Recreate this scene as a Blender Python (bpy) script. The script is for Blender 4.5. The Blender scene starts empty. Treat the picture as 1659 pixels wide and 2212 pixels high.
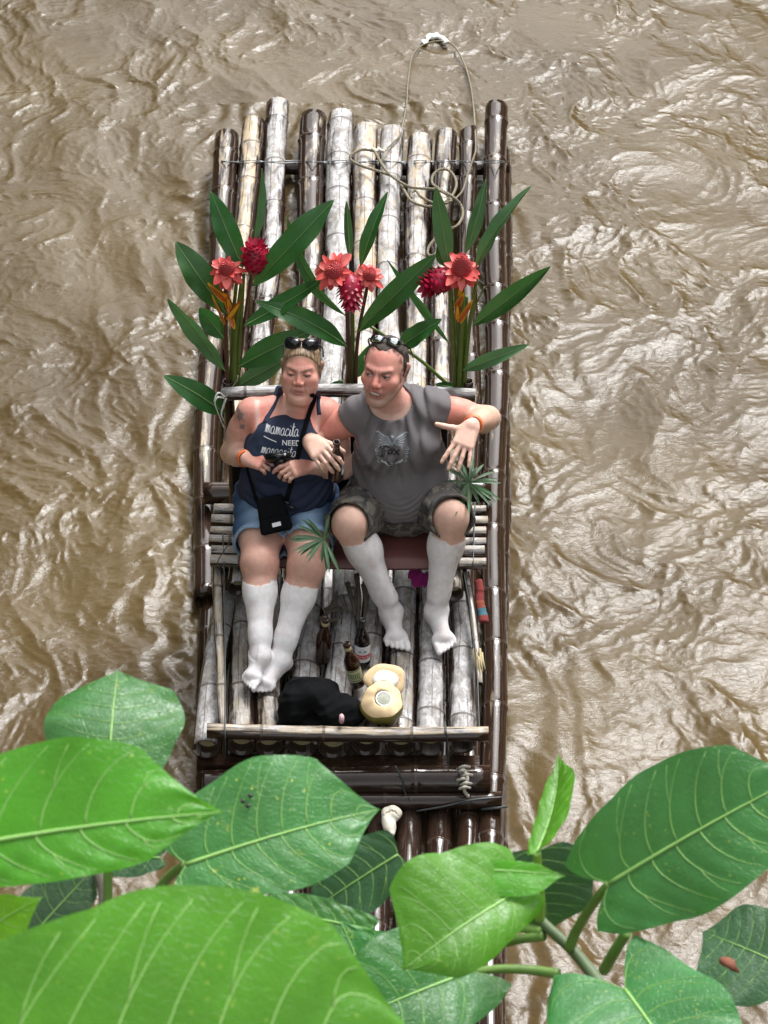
import bpy, bmesh, math, random
import numpy as np
from mathutils import Vector, Matrix
from mathutils.bvhtree import BVHTree

random.seed(7)
rng = np.random.RandomState(7)
C = bpy.context.scene.collection
S = bpy.context.scene
R = math.radians

# ------------------------------------------------------------------ camera, sky, sun, exposure
W0, H0 = 1659.0, 2212.0
PITCH, DIST = R(39.0), 10.44
FOC = 1106.0 / math.tan(R(11.0))
FWD = np.array([0, math.cos(PITCH), -math.sin(PITCH)])
UPV = np.array([0, math.sin(PITCH), math.cos(PITCH)])
CAM = np.array([0, -DIST * math.cos(PITCH), .7 + DIST * math.sin(PITCH)])
cd = bpy.data.cameras.new('camera')
cam = bpy.data.objects.new('camera', cd)
C.objects.link(cam)
cam.location = CAM
cam.rotation_euler = (R(90) - PITCH, 0, 0)
cd.sensor_fit = 'VERTICAL'
cd.sensor_height = 36.0
cd.lens = 18.0 / math.tan(R(11.0))
cd.clip_start = .05
cd.clip_end = 400
cd.dof.use_dof = True
cd.dof.focus_distance = 10.3
cd.dof.aperture_fstop = 24.0
S.camera = cam

SUN_EL, SUN_AZ = 54.0, 27.0            # high soft sun, ahead of the viewer and a little to the right
wd = bpy.data.worlds.new('World')
S.world = wd
wd.use_nodes = True
nt = wd.node_tree
nt.nodes.clear()
sky = nt.nodes.new('ShaderNodeTexSky')
sky.sky_type = 'NISHITA'
sky.sun_disc = False
sky.sun_elevation = R(SUN_EL)
sky.sun_rotation = R(SUN_AZ)
sky.air_density = 1.0
sky.dust_density = 4.0
sky.ozone_density = 1.0
hsv = nt.nodes.new('ShaderNodeHueSaturation')
hsv.inputs['Saturation'].default_value = .12
bg = nt.nodes.new('ShaderNodeBackground')
bg.inputs['Strength'].default_value = .15
wo = nt.nodes.new('ShaderNodeOutputWorld')
nt.links.new(sky.outputs[0], hsv.inputs['Color'])
nt.links.new(hsv.outputs[0], bg.inputs[0])
nt.links.new(bg.outputs[0], wo.inputs[0])

sl = bpy.data.lights.new('sun', 'SUN')
sl.energy = 1.5
sl.angle = R(25)
sl.color = (1.0, .99, .985)
so = bpy.data.objects.new('sun', sl)
C.objects.link(so)
sd = Vector((math.sin(R(SUN_AZ)) * math.cos(R(SUN_EL)), math.cos(R(SUN_AZ)) * math.cos(R(SUN_EL)), math.sin(R(SUN_EL))))
so.rotation_euler = sd.to_track_quat('Z', 'Y').to_euler()
so.location = sd * 30

S.view_settings.view_transform = 'Standard'
S.view_settings.look = 'None'
S.view_settings.exposure = 1.3
S.view_settings.gamma = 1.0
S.view_settings.use_curve_mapping = False
S.render.engine = 'CYCLES'

# ------------------------------------------------------------------ helpers
def v3(*a):
    return np.array(a, float)
def unit(v):
    v = np.asarray(v, float)
    return v / np.linalg.norm(v)
def ray(x, y):
    return FWD * FOC + v3(1, 0, 0) * (x - W0 / 2) - UPV * (y - H0 / 2)
def at(x, y, z):                        # the point at height z seen at (x, y) of the photograph
    d = ray(x, y)
    return CAM + d * (z - CAM[2]) / d[2]
def ay(x, y, Y):                        # the same for a vertical plane Y
    d = ray(x, y)
    return CAM + d * (Y - CAM[1]) / d[1]
def ad(x, y, dist):                     # the same for a distance from the viewer
    return CAM + unit(ray(x, y)) * dist

def catmull(pts, n=8):
    P = [np.asarray(p, float) for p in pts]
    P = [2 * P[0] - P[1]] + P + [2 * P[-1] - P[-2]]
    out = []
    for i in range(1, len(P) - 2):
        for k in range(n):
            t = k / n
            a, b, c, d = P[i - 1], P[i], P[i + 1], P[i + 2]
            out.append(.5 * (2 * b + (c - a) * t + (2 * a - 5 * b + 4 * c - d) * t * t + (3 * b - a - 3 * c + d) * t ** 3))
    out.append(P[-2])
    return out

def tag(o, label=None, cat=None, group=None, kind=None):
    if label: o['label'] = label
    if cat: o['category'] = cat
    if group: o['group'] = group
    if kind: o['kind'] = kind
    return o
def empty(name, loc, label=None, cat=None, group=None):
    o = bpy.data.objects.new(name, None)
    o.empty_display_size = .1
    C.objects.link(o)
    o.location = loc
    return tag(o, label, cat, group)
def origin(o):
    p = np.zeros(3)
    while o is not None:
        p = p + np.array(o.location)
        o = o.parent
    return p
def obj(name, V, F, mat, parent=None, smooth=True, uv=None, ring=None, col=None, loc=None):
    """one mesh object from world-space points"""
    V = np.asarray(V, float)
    base = origin(parent) if parent is not None else (np.zeros(3) if loc is None else np.asarray(loc, float))
    me = bpy.data.meshes.new(name)
    if isinstance(F, np.ndarray):
        n, k = F.shape
        me.vertices.add(len(V))
        me.vertices.foreach_set('co', (V - base).astype(np.float32).ravel())
        me.loops.add(n * k)
        me.loops.foreach_set('vertex_index', F.astype(np.int32).ravel())
        me.polygons.add(n)
        me.polygons.foreach_set('loop_start', np.arange(0, n * k, k, dtype=np.int32))
        me.update(calc_edges=True)
    else:
        me.from_pydata([tuple(p) for p in V - base], [], F)
    if smooth:
        me.polygons.foreach_set('use_smooth', np.ones(len(me.polygons), bool))
    if uv is not None:
        l = me.uv_layers.new(name='UVMap')
        l.data.foreach_set('uv', np.asarray(uv, np.float32).ravel())
    if ring is not None:
        a = me.attributes.new('ring', 'FLOAT', 'POINT')
        a.data.foreach_set('value', np.asarray(ring, np.float32))
    if col is not None:
        a = me.color_attributes.new('Col', 'FLOAT_COLOR', 'POINT')
        c4 = np.ones((len(V), 4), np.float32)
        c4[:, :3] = col
        a.data.foreach_set('color', c4.ravel())
    o = bpy.data.objects.new(name, me)
    if mat is not None:
        me.materials.append(mat)
    C.objects.link(o)
    if parent is not None:
        o.parent = parent
    else:
        o.location = base
    return o

def frames(path):
    """parallel-transport frames along a path"""
    P = np.asarray(path, float)
    T = np.gradient(P, axis=0)
    T /= np.linalg.norm(T, axis=1)[:, None]
    n = np.cross(T[0], [0, 0, 1.0])
    if np.linalg.norm(n) < .1:
        n = np.cross(T[0], [0, 1.0, 0])
    n = unit(n)
    N = []
    for t in T:
        n = unit(n - t * np.dot(n, t))
        N.append(n)
    N = np.array(N)
    return P, T, N, np.cross(T, N)
class Mesh:
    def __init__(s):
        s.V, s.F, s.UV, s.R = [], [], [], []
    def add(s, V, F, UV=None, ring=None):
        b = len(s.V)
        s.V += [tuple(p) for p in V]
        s.F += [tuple(i + b for i in f) for f in F]
        s.R += list(ring) if ring is not None else [0.0] * len(V)
        if UV is not None:
            s.UV += UV
        else:
            s.UV += [(0, 0)] * sum(len(f) for f in F)
    def tube(s, path, r, seg=8, cap=True, flat=1.0):
        P, T, N, B = frames(path)
        n = len(P)
        rr = np.broadcast_to(np.asarray(r, float), (n,)) if np.ndim(r) else np.full(n, float(r))
        V, F, UV = [], [], []
        d = np.concatenate([[0], np.cumsum(np.linalg.norm(np.diff(P, axis=0), axis=1))])
        for i in range(n):
            for j in range(seg):
                a = 2 * math.pi * j / seg
                V.append(P[i] + rr[i] * (math.cos(a) * N[i] + flat * math.sin(a) * B[i]))
        for i in range(n - 1):
            for j in range(seg):
                k = (j + 1) % seg
                F.append((i * seg + j, i * seg + k, (i + 1) * seg + k, (i + 1) * seg + j))
                UV += [(j / seg, d[i]), ((j + 1) / seg, d[i]), ((j + 1) / seg, d[i + 1]), (j / seg, d[i + 1])]
        if cap:
            F.append(tuple(range(seg - 1, -1, -1))); UV += [(0, 0)] * seg
            F.append(tuple((n - 1) * seg + j for j in range(seg))); UV += [(0, 0)] * seg
        s.add(V, F, UV)
        return s
    def lathe(s, prof, o, axis, seg=20):
        """profile of (radius, height) about an axis"""
        axis = unit(axis)
        a = np.cross(axis, [0, 1.0, 0]) if abs(axis[1]) < .9 else np.cross(axis, [1.0, 0, 0])
        a = unit(a); b = np.cross(axis, a)
        V, F, UV = [], [], []
        for (r, h) in prof:
            for j in range(seg):
                t = 2 * math.pi * j / seg
                V.append(np.asarray(o) + axis * h + r * (math.cos(t) * a + math.sin(t) * b))
        for i in range(len(prof) - 1):
            for j in range(seg):
                k = (j + 1) % seg
                F.append((i * seg + j, i * seg + k, (i + 1) * seg + k, (i + 1) * seg + j))
                UV += [(j / seg, prof[i][1]), ((j + 1) / seg, prof[i][1]), ((j + 1) / seg, prof[i + 1][1]), (j / seg, prof[i + 1][1])]
        s.add(V, F, UV)
        return s
    def build(s, name, mat, parent=None, **k):
        return obj(name, s.V, s.F, mat, parent, uv=s.UV, ring=s.R, **k)

# ------------------------------------------------------------------ material helpers
class G:
    def __init__(s, name):
        s.m = bpy.data.materials.new(name)
        s.m.use_nodes = True
        s.t = s.m.node_tree
        s.t.nodes.clear()
        s.out = s.n('ShaderNodeOutputMaterial')
    def n(s, typ, ins=None, **props):
        k = s.t.nodes.new(typ)
        for a, b in props.items():
            setattr(k, a, b)
        for a, b in (ins or {}).items():
            sock = k.inputs[a]
            if isinstance(b, bpy.types.NodeSocket):
                s.t.links.new(b, sock)
            elif hasattr(b, '__len__') and len(b) == 3 and sock.type == 'RGBA':
                sock.default_value = (*b, 1)
            else:
                sock.default_value = b
        return k
    def noise(s, vec, scale, detail=3, rough=.55, dist=0.0):
        return s.n('ShaderNodeTexNoise', {'Vector': vec, 'Scale': scale, 'Detail': detail, 'Roughness': rough, 'Distortion': dist}).outputs[0]
    def vor(s, vec, scale, feature='F1', rand=1.0):
        k = s.n('ShaderNodeTexVoronoi', feature=feature)
        k.inputs['Scale'].default_value = scale
        k.inputs['Randomness'].default_value = rand
        s.t.links.new(vec, k.inputs['Vector'])
        return k.outputs['Distance']
    def rng(s, f, a, b, c=0.0, d=1.0):
        return s.n('ShaderNodeMapRange', {'Value': f, 'From Min': a, 'From Max': b, 'To Min': c, 'To Max': d}, interpolation_type='SMOOTHSTEP').outputs[0]
    def math(s, op, a, b=0.0):
        return s.n('ShaderNodeMath', {0: a, 1: b}, operation=op).outputs[0]
    def mix(s, f, a, b, blend='MIX'):
        k = s.n('ShaderNodeMix', data_type='RGBA', blend_type=blend)
        for i, v in ((0, f), (6, a), (7, b)):
            if isinstance(v, bpy.types.NodeSocket):
                s.t.links.new(v, k.inputs[i])
            elif i == 0:
                k.inputs[0].default_value = v
            else:
                k.inputs[i].default_value = (*v, 1)
        return k.outputs[2]
    def ramp(s, f, stops):
        k = s.n('ShaderNodeValToRGB', {0: f})
        e = k.color_ramp.elements
        while len(e) < len(stops):
            e.new(.5)
        for el, (p, c) in zip(e, stops):
            el.position = p
            el.color = (*c, 1)
        return k.outputs[0]
    def vscale(s, vec, sc):
        return s.n('ShaderNodeVectorMath', {0: vec, 1: sc}, operation='MULTIPLY').outputs[0]
    def attr(s, name, typ='GEOMETRY', o='Fac'):
        return s.n('ShaderNodeAttribute', attribute_name=name, attribute_type=typ).outputs[o]
    def bump(s, h, strength=.3, dist=.002):
        return s.n('ShaderNodeBump', {'Height': h, 'Strength': strength, 'Distance': dist}).outputs[0]
    def bsdf(s, col, rough=.5, nor=None, link=True, **extra):
        ins = {'Base Color': col, 'Roughness': rough}
        if nor is not None:
            ins['Normal'] = nor
        ins.update(extra)
        k = s.n('ShaderNodeBsdfPrincipled', ins)
        if link:
            s.t.links.new(k.outputs[0], s.out.inputs[0])
        return k.outputs[0]
    def pos(s):
        return s.n('ShaderNodeTexCoord').outputs['Object']
    def gen(s):
        return s.n('ShaderNodeNewGeometry').outputs['Position']

def plain(name, col, rough=.5, var=.15, scale=40, bump=0.0, **extra):
    g = G(name)
    p = g.pos()
    f = g.noise(p, scale, 4)
    c = g.mix(f, tuple(x * (1 - var) for x in col), tuple(min(1, x * (1 + var)) for x in col))
    nor = g.bump(f, bump, .002) if bump else None
    g.bsdf(c, rough, nor, **extra)
    return g.m
# ------------------------------------------------------------------ river
def water_material():
    g = G('muddy_water')
    p = g.gen()
    big = g.noise(p, .8, 3, .5)
    silt = g.mix(g.rng(big, .3, .7), (.068, .0445, .0172), (.096, .066, .027))
    n1 = g.noise(g.vscale(p, (1.0, 1.6, 1.0)), 30, 5, .65, 1.2)
    n2 = g.noise(g.vscale(p, (1.0, 1.3, 1.0)), 80, 3, .6, .5)
    h = g.math('ADD', n1, g.math('MULTIPLY', n2, .3))
    nor = g.bump(h, .16, .02)
    g.bsdf(silt, .15, nor, **{'IOR': 1.33})
    return g.m
M_WATER = water_material()

def spectral(n, size, lam, spread, aniso, ang, seed):
    r = np.random.RandomState(seed)
    k = np.fft.fftfreq(n, size / n)
    kx, ky = np.meshgrid(k, k, indexing='ij')
    c, s = math.cos(ang), math.sin(ang)
    u, w = (kx * c + ky * s) * 1.0, (-kx * s + ky * c) * aniso
    kk = np.sqrt(u * u + w * w) + 1e-9
    amp = np.exp(-(np.log(kk * lam) / spread) ** 2)
    f = np.fft.ifft2(np.fft.fft2(r.randn(n, n)) * amp).real
    return f / f.std()

def bil(f, size, X, Y):
    n = f.shape[0]
    a, b = (X / size * n) % n, (Y / size * n) % n
    i, j = a.astype(int), b.astype(int)
    u, w = a - i, b - j
    i1, j1 = (i + 1) % n, (j + 1) % n
    return f[i, j] * (1 - u) * (1 - w) + f[i1, j] * u * (1 - w) + f[i, j1] * (1 - u) * w + f[i1, j1] * u * w

def river():
    step = .0086
    xs = np.arange(-2.55, 2.55 + step, step)
    ys = np.arange(-2.5, 6.3 + step, step)
    X, Y = np.meshgrid(xs, ys, indexing='ij')
    sz, n = 12.0, 1536
    warp1, warp2 = spectral(n, sz, 1.3, .7, 1, 0, 1), spectral(n, sz, 1.3, .7, 1, 0, 2)
    WX, WY = X + .05 * bil(warp1, sz, X, Y), Y + .05 * bil(warp2, sz, X, Y)
    swell = bil(spectral(n, sz, .80, .6, 1.3, R(25), 3), sz, WX, WY)
    calm = bil(spectral(n, sz, 1.5, .6, 1, 0, 7), sz, X, Y)
    act = np.clip(.95 + .5 * calm, .25, 1.7)
    Z = .0075 * swell
    # creased ripples, octave over octave, each strongest on the crests of the one before
    gain = np.ones_like(X)
    for i, (lam, amp) in enumerate(((.46, .0049), (.25, .0027), (.14, .0017), (.078, .00125), (.045, .00095))):
        u = bil(spectral(n, sz, lam, .62, 1.55 + .15 * (i % 2), R((35, 150, 20, 75, 10)[i]), 20 + i), sz, WX, WY)
        rdg = 1.0 - np.minimum(np.abs(u) * 1.15, 1.6)
        Z += amp * rdg * gain * (.45 + .55 * act)
        gain = np.clip(.55 + .75 * rdg, .15, 1.5)
        if i == 0: mid = u
    # ripples pushed off the flanks of the raft
    cx = -.12 - .015 * Y
    e = np.abs(X - cx) - .70
    w = np.exp(-np.clip(e, 0, 9) / .22) * (Y < 4.4)
    Z += w * .006 * np.sin(e * 42 + Y * 2.0 + 1.5 * mid)
    nx, ny = X.shape
    idx = np.arange(nx * ny).reshape(nx, ny)
    F = np.stack([idx[:-1, :-1], idx[1:, :-1], idx[1:, 1:], idx[:-1, 1:]], -1).reshape(-1, 4)
    V = np.stack([X, Y, Z - .008], -1).reshape(-1, 3)
    tag(obj('river_water', V, F, M_WATER), kind='structure')
    b = 60.0
    z = -.06
    tag(obj('river_water', [(-b, -b, z), (b, -b, z), (b, b, z), (-b, b, z)], [(0, 1, 2, 3)], M_WATER), kind='structure')
river()

# ------------------------------------------------------------------ bamboo
def bamboo_material():
    """object properties: wet 0..1 (dark glossy brown), pale 0..1 (bleached, lichen white), tan 0..1"""
    g = G('bamboo')
    uv = g.n('ShaderNodeUVMap').outputs[0]
    rnd = g.n('ShaderNodeObjectInfo').outputs['Random']
    vec = g.n('ShaderNodeVectorMath', {0: g.vscale(uv, (.36, 1, 1)), 1: g.n('ShaderNodeCombineXYZ', {0: 0.0, 1: 0.0, 2: g.math('MULTIPLY', rnd, 37.0)}).outputs[0]}, operation='ADD').outputs[0]
    wet, pale, grey = g.attr('wet', 'OBJECT'), g.attr('pale', 'OBJECT'), g.attr('grey', 'OBJECT')
    streak = g.noise(g.vscale(vec, (70, 3.0, 1)), 1, 4, .6)
    streak2 = g.noise(g.vscale(vec, (24, 1.6, 1)), 1, 5, .6, .4)
    patch = g.noise(g.vscale(vec, (15, 5, 1)), 1, 6, .65, .6)
    blotch = g.noise(g.vscale(vec, (34, 20, 1)), 1, 5, .7, .8)
    straw = g.mix(streak, (.33, .225, .125), (.60, .49, .335))
    straw = g.mix(g.math('MULTIPLY', g.rng(g.noise(g.vscale(vec, (7, 3, 1)), 1, 4, .6), .45, .7), .45), straw, (.24, .235, .12))
    straw = g.mix(grey, straw, g.mix(streak, (.20, .165, .13), (.42, .385, .33)))
    white = g.mix(g.rng(blotch, .35, .65), (.22, .212, .205), (.50, .50, .515))
    pm = g.rng(g.math('ADD', g.math('MULTIPLY', blotch, .55), g.math('ADD', g.math('MULTIPLY', patch, .45), g.math('MULTIPLY', pale, .34))), .56, .70)
    c = g.mix(g.math('MULTIPLY', pm, .9), straw, white)
    brown = g.mix(streak2, (.0045, .0022, .0016), (.034, .0145, .0078))
    uu = g.n('ShaderNodeSeparateXYZ', {0: uv}).outputs
    side = g.rng(g.math('ABSOLUTE', g.math('SUBTRACT', uu[0], .49)), .06, .22)
    damp = g.math('MULTIPLY', side, g.math('ADD', g.math('MULTIPLY', wet, .16), .19))
    dm = g.rng(g.math('ADD', g.math('ADD', g.math('MULTIPLY', streak2, .7), damp), g.math('ADD', g.math('MULTIPLY', patch, .35), g.math('ADD', g.math('MULTIPLY', g.attr('damp'), .5), g.math('SUBTRACT', g.math('MULTIPLY', wet, .42), .18)))), .47, .60)
    grime = g.rng(g.noise(g.vscale(vec, (20, 9, 1)), 1, 6, .7, .7), .48, .64)
    c = g.mix(g.math('MULTIPLY', grime, .68), c, (.105, .082, .066))
    c = g.mix(g.math('MULTIPLY', dm, .975), c, brown)
    # dark specks, longitudinal cracks, node rings
    sp = g.rng(g.vor(g.vscale(vec, (38, 26, 1)), 1), .10, .17, 1, 0)
    sp = g.math('MULTIPLY', sp, g.rng(g.noise(vec, 13, 2), .55, .62))
    c = g.mix(g.math('MULTIPLY', sp, .8), c, (.05, .035, .028))
    u = g.n('ShaderNodeSeparateXYZ', {0: uv}).outputs
    wob = g.math('MULTIPLY', g.math('SUBTRACT', g.noise(g.vscale(vec, (0, 5, 1)), 1, 4), .5), .05)
    for off in (.47, .62, .36):
        d = g.math('ABSOLUTE', g.math('SUBTRACT', g.math('ADD', u[0], wob), g.math('ADD', off, g.math('MULTIPLY', rnd, .08))))
        line = g.math('MULTIPLY', g.rng(d, .003, .009, 1, 0), g.rng(g.noise(g.vscale(vec, (0, 2.2, 1)), 1 + off, 2), .44, .52))
        c = g.mix(g.math('MULTIPLY', line, .75), c, (.055, .035, .025))
    ring = g.attr('ring')
    c = g.mix(g.math('MULTIPLY', ring, .8), c, (.05, .034, .025))
    rough = g.n('ShaderNodeMapRange', {'Value': g.math('ADD', dm, g.math('MULTIPLY', wet, .4)), 'From Min': .0, 'From Max': 1.0, 'To Min': .6, 'To Max': .09}).outputs[0]
    nor = g.bump(g.math('ADD', g.math('ADD', streak, g.math('MULTIPLY', streak2, 1.5)), g.math('MULTIPLY', blotch, .9)), g.math('SUBTRACT', .5, g.math('MULTIPLY', dm, .42)), .004)
    g.bsdf(c, rough, nor)
    return g.m
M_BAMBOO = bamboo_material()
M_PITH = plain('bamboo_pith', (.36, .29, .15), .7, .35, 30, .4)
M_WIRE = plain('grey_wire', (.22, .23, .24), .4, .2, 60, 0, Metallic=.6)
M_WIRE_DARK = plain('dark_wire', (.05, .06, .06), .5, .2, 60, 0)

def damp_at(p):
    return float(np.clip((-.95 - p[1]) / .25, 0, 1)) if p[2] < .14 else 0.0
def bamboo(name, path, r0, r1, parent, wet=.2, pale=.4, grey=.3, seg=18, node=.29, open0=False, open1=False, cut=0.0, wob=.006, label=None):
    """a culm along a path: swollen node rings, a cut wall and the pith diaphragm inside the open end"""
    rr = random.Random(hash((round(path[0][0], 3), round(path[0][1], 3), round(path[-1][1], 3))) & 0xffff)
    P = np.array(catmull(path, 24) if len(path) > 2 else [np.asarray(path[0], float) + (np.asarray(path[1], float) - np.asarray(path[0], float)) * t for t in np.linspace(0, 1, 40)])
    L = np.concatenate([[0], np.cumsum(np.linalg.norm(np.diff(P, axis=0), axis=1))])
    tot = L[-1]
    marks, s = [], rr.uniform(.08, node)
    while s < tot - .05:
        marks.append(s)
        s += node * rr.uniform(.8, 1.2)
    ts = set(np.round(np.arange(0, tot + .03, .06), 4)) | {0.0, tot}
    for m in marks:
        ts |= {m + d for d in (-.022, -.008, -.004, 0, .004, .008, .022)}
    ts = np.array(sorted(t for t in ts if 0 <= t <= tot))
    Q = np.stack([np.interp(ts, L, P[:, i]) for i in range(3)], 1)
    ph = rr.uniform(0, 6)
    _, T, N, B = frames(Q)
    up = np.array([0, 0, 1.0]) if abs(T[0][2]) < .8 else np.array([0, 1.0, 0])
    rad, ring = [], []
    for t in ts:
        r = r0 + (r1 - r0) * t / max(tot, 1e-6)
        d = min([abs(t - m) for m in marks] or [9])
        r *= 1 + .055 * math.exp(-(d / .010) ** 2) + .02 * math.exp(-(d / .05) ** 2)
        if d < .0025: r *= .965
        rad.append(r)
        ring.append(1.0 if d < .0055 else 0.0)
    V, F, UV, RG = [], [], [], []
    for i, q in enumerate(Q):
        n = unit(np.cross(T[i], up)); u = np.cross(n, T[i])
        off = wob * (math.sin(ts[i] * 2.7 + ph) * n + .6 * math.sin(ts[i] * 3.3 + 2 * ph) * u)
        for j in range(seg):
            a = -math.pi / 2 + 2 * math.pi * j / seg
            rj = rad[i] * (1 + .025 * math.sin(2 * a + ph) + .012 * math.sin(3 * a + ts[i] * 3))
            p = q + off + rj * (math.cos(a) * n + math.sin(a) * u)
            if cut and i == len(Q) - 1: p = p + T[i] * cut * (math.cos(a + .8)) * r1
            V.append(p); RG.append(ring[i])
    nr = len(Q)
    for i in range(nr - 1):
        for j in range(seg):
            k = (j + 1) % seg
            F.append((i * seg + j, i * seg + k, (i + 1) * seg + k, (i + 1) * seg + j))
            UV += [(j / seg, ts[i]), ((j + 1) / seg, ts[i]), ((j + 1) / seg, ts[i + 1]), (j / seg, ts[i + 1])]
    piths = []
    for end, opened in ((0, open0), (nr - 1, open1)):
        ctr = np.mean([V[end * seg + j] for j in range(seg)], axis=0)
        inward = T[end] * (1 if end == 0 else -1)
        b = len(V)
        wall, depth = (.80, .055) if opened else (.84, .02)
        for (f, dd) in ((wall, 0.0), (wall * .97, depth)):
            for j in range(seg):
                V.append(ctr + (np.array(V[end * seg + j]) - ctr) * f + inward * dd); RG.append(.75 if dd == 0 else 1.0)
        rows = [end * seg, b, b + seg]
        for q in range(2):
            for j in range(seg):
                k = (j + 1) % seg
                f = (rows[q] + j, rows[q + 1] + j, rows[q + 1] + k, rows[q] + k)
                F.append(f if end == 0 else f[::-1]); UV += [(j / seg, ts[end] + .01 * q)] * 4
        piths.append(([V[b + seg + j] for j in range(seg)], inward))
    o = obj(name, V, F, M_BAMBOO, parent, uv=UV, ring=RG)
    at_ = o.data.attributes.new('damp', 'FLOAT', 'POINT')
    at_.data.foreach_set('value', np.array([damp_at(p) for p in V], np.float32))
    o['wet'], o['pale'], o['grey'] = float(wet), float(pale), float(grey)
    if label: o['label'] = label
    for (ringv, inward), op in zip(piths, (open0, open1)):
        if not op and name != 'raft_pole': continue
        c = np.mean(ringv, axis=0) + inward * .006
        m = Mesh()
        m.add(list(ringv) + [c], [(j, (j + 1) % seg, seg) for j in range(seg)])
        m.build('diaphragm', M_PITH, o)
    return o

ZH = .045                                # axis of the floating culms
raft = empty('bamboo_raft', (0, 1.2, 0), 'long wet bamboo raft floating on the brown river, bleached culms at its far end', 'raft')
# far tip (x, y), x at y = 850, x at y = 1800, radius (px), wet, pale, grey
HULL = [
    (494, 292, 452, None, 25, .62, .30, .4), (546, 265, 505, 500, 25, .36, .22, .0), (603, 224, 562, 565, 25, .30, .62, .5),
    (679, 250, 655, 628, 28, .55, .35, .4), (739, 248, 715, 690, 27, .06, .95, .2), (793, 277, 778, 756, 26, .18, .42, .0),
    (846, 284, 836, 820, 25, .16, .60, .1), (908, 300, 895, 885, 26, .30, .45, .1), (962, 289, 948, 948, 23, .45, .40, .2),
    (1008, 276, 1015, 1008, 19, .66, .20, .3), (1070, 229, 1071, 1062, 24, .74, .12, .3)]
hull_tops = []
for (x0, y0, x1, x2, rp, wet, pale, grey) in HULL:
    a = at(x0, y0 + 6, .16)
    m0 = at(x0 + (x1 - x0) * .45, y0 + (850 - y0) * .45, .085)
    b = at(x1, 850, ZH)
    if x2 is None:
        path = [at(440, 1296, ZH), b, m0, a]
    else:
        c = at(x2, 1800, ZH)
        path = [c + (c - b) * .45, c, b, m0, a]
    r_far = rp / 405.0
    o = bamboo('raft_pole', path, .046 if x2 else .05, r_far, raft, wet, pale, grey, node=.36, open0=x2 is None, cut=.9 if x0 == 1008 else 0, wob=.008)
# an outer pole under water on the right flank
b, c = at(1083, 850, -.012), at(1076, 1500, -.015)
bamboo('raft_pole', [c + (c - b) * 1.5, c, b, at(1084, 330, .02)], .036, .05, raft, 1.0, 0, .1, node=.4)
bamboo('raft_pole', [at(440, 1900, -.01), at(446, 1640, 0), at(452, 1300, 0)], .035, .04, raft, .9, .0, .1)
# cross poles and lashings at the stern
bamboo('cross_pole', [at(462, 366, .055), at(1100, 362, .055)], .034, .034, raft, .95, .05, .2)
bamboo('cross_pole', [at(1082, 1728, .115), at(420, 1728, .115)], .034, .036, raft, 1.0, .08, .2, label='dark wet cross pole in front of the deck')
bamboo('cross_pole', [at(1058, 1686, .165), at(440, 1690, .165)], .054, .052, raft, .78, .22, .5, open0=True, label='thick cross pole carrying the deck')
bamboo('cross_pole', [at(1060, 1060, .16), at(440, 1065, .16)], .05, .05, raft, .8, .2, .3)
pts = []
for i, (x0, y0, x1, x2, rp, *_q) in enumerate(HULL):
    f = (352 - y0) / (850 - y0)
    xc = x0 + (x1 - x0) * f
    for (dx, z) in ((-rp * .8, .17), (0, .215), (rp * .8, .17)):
        pts.append(at(xc + dx, 352, z))
for k in range(2):
    Mesh().tube([p + v3(0, .012 * k + .006 * math.sin(i * .35 + 2 * k), .003) for i, p in enumerate(catmull(pts, 4))], .0026, 5).build('wire_lashing', M_WIRE, raft)
for (x, y, z) in ((1000, 1660, .3), (868, 1655, .3)):
    Mesh().tube(catmull([at(x - 14, y, .28), at(x, y + 28, .225), at(x + 8, y + 60, .15), at(x + 22, y + 75, .15)], 6), .0035, 5).build('wire_lashing', M_WIRE_DARK, raft)
Mesh().tube(catmull([at(1085, 1722, .155), at(1020, 1728, .16), at(960, 1742, .13), at(900, 1752, .1)], 6), .004, 5).build('wire_lashing', M_WIRE_DARK, raft)
Mesh().tube(catmull([at(1040, 1748, .1), at(1075, 1745, .12), at(1095, 1742, .1)], 6), .006, 5).build('wire_lashing', M_WIRE_DARK, raft)
M_ROPE = plain('jute_rope', (.22, .19, .13), .85, .35, 160, .8)
M_CLOTH_W = plain('pale_rag', (.5, .47, .4), .9, .4, 60, .5)
for k in range(6):
    a = at(1006 + random.uniform(-8, 8), 1655 + k * 9, .25 - .01 * k)
    Mesh().tube(catmull([a + v3(-.02, -.01, 0), a + v3(0, -.02, .02), a + v3(.02, .0, -.005)], 5), .006, 6).build('rag_lashing', M_CLOTH_W, raft)
Mesh().tube(catmull([at(997, 1655, .26), at(1010, 1680, .24), at(1003, 1705, .2), at(1012, 1722, .16)], 6), .007, 6).build('rag_lashing', M_CLOTH_W, raft)

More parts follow.
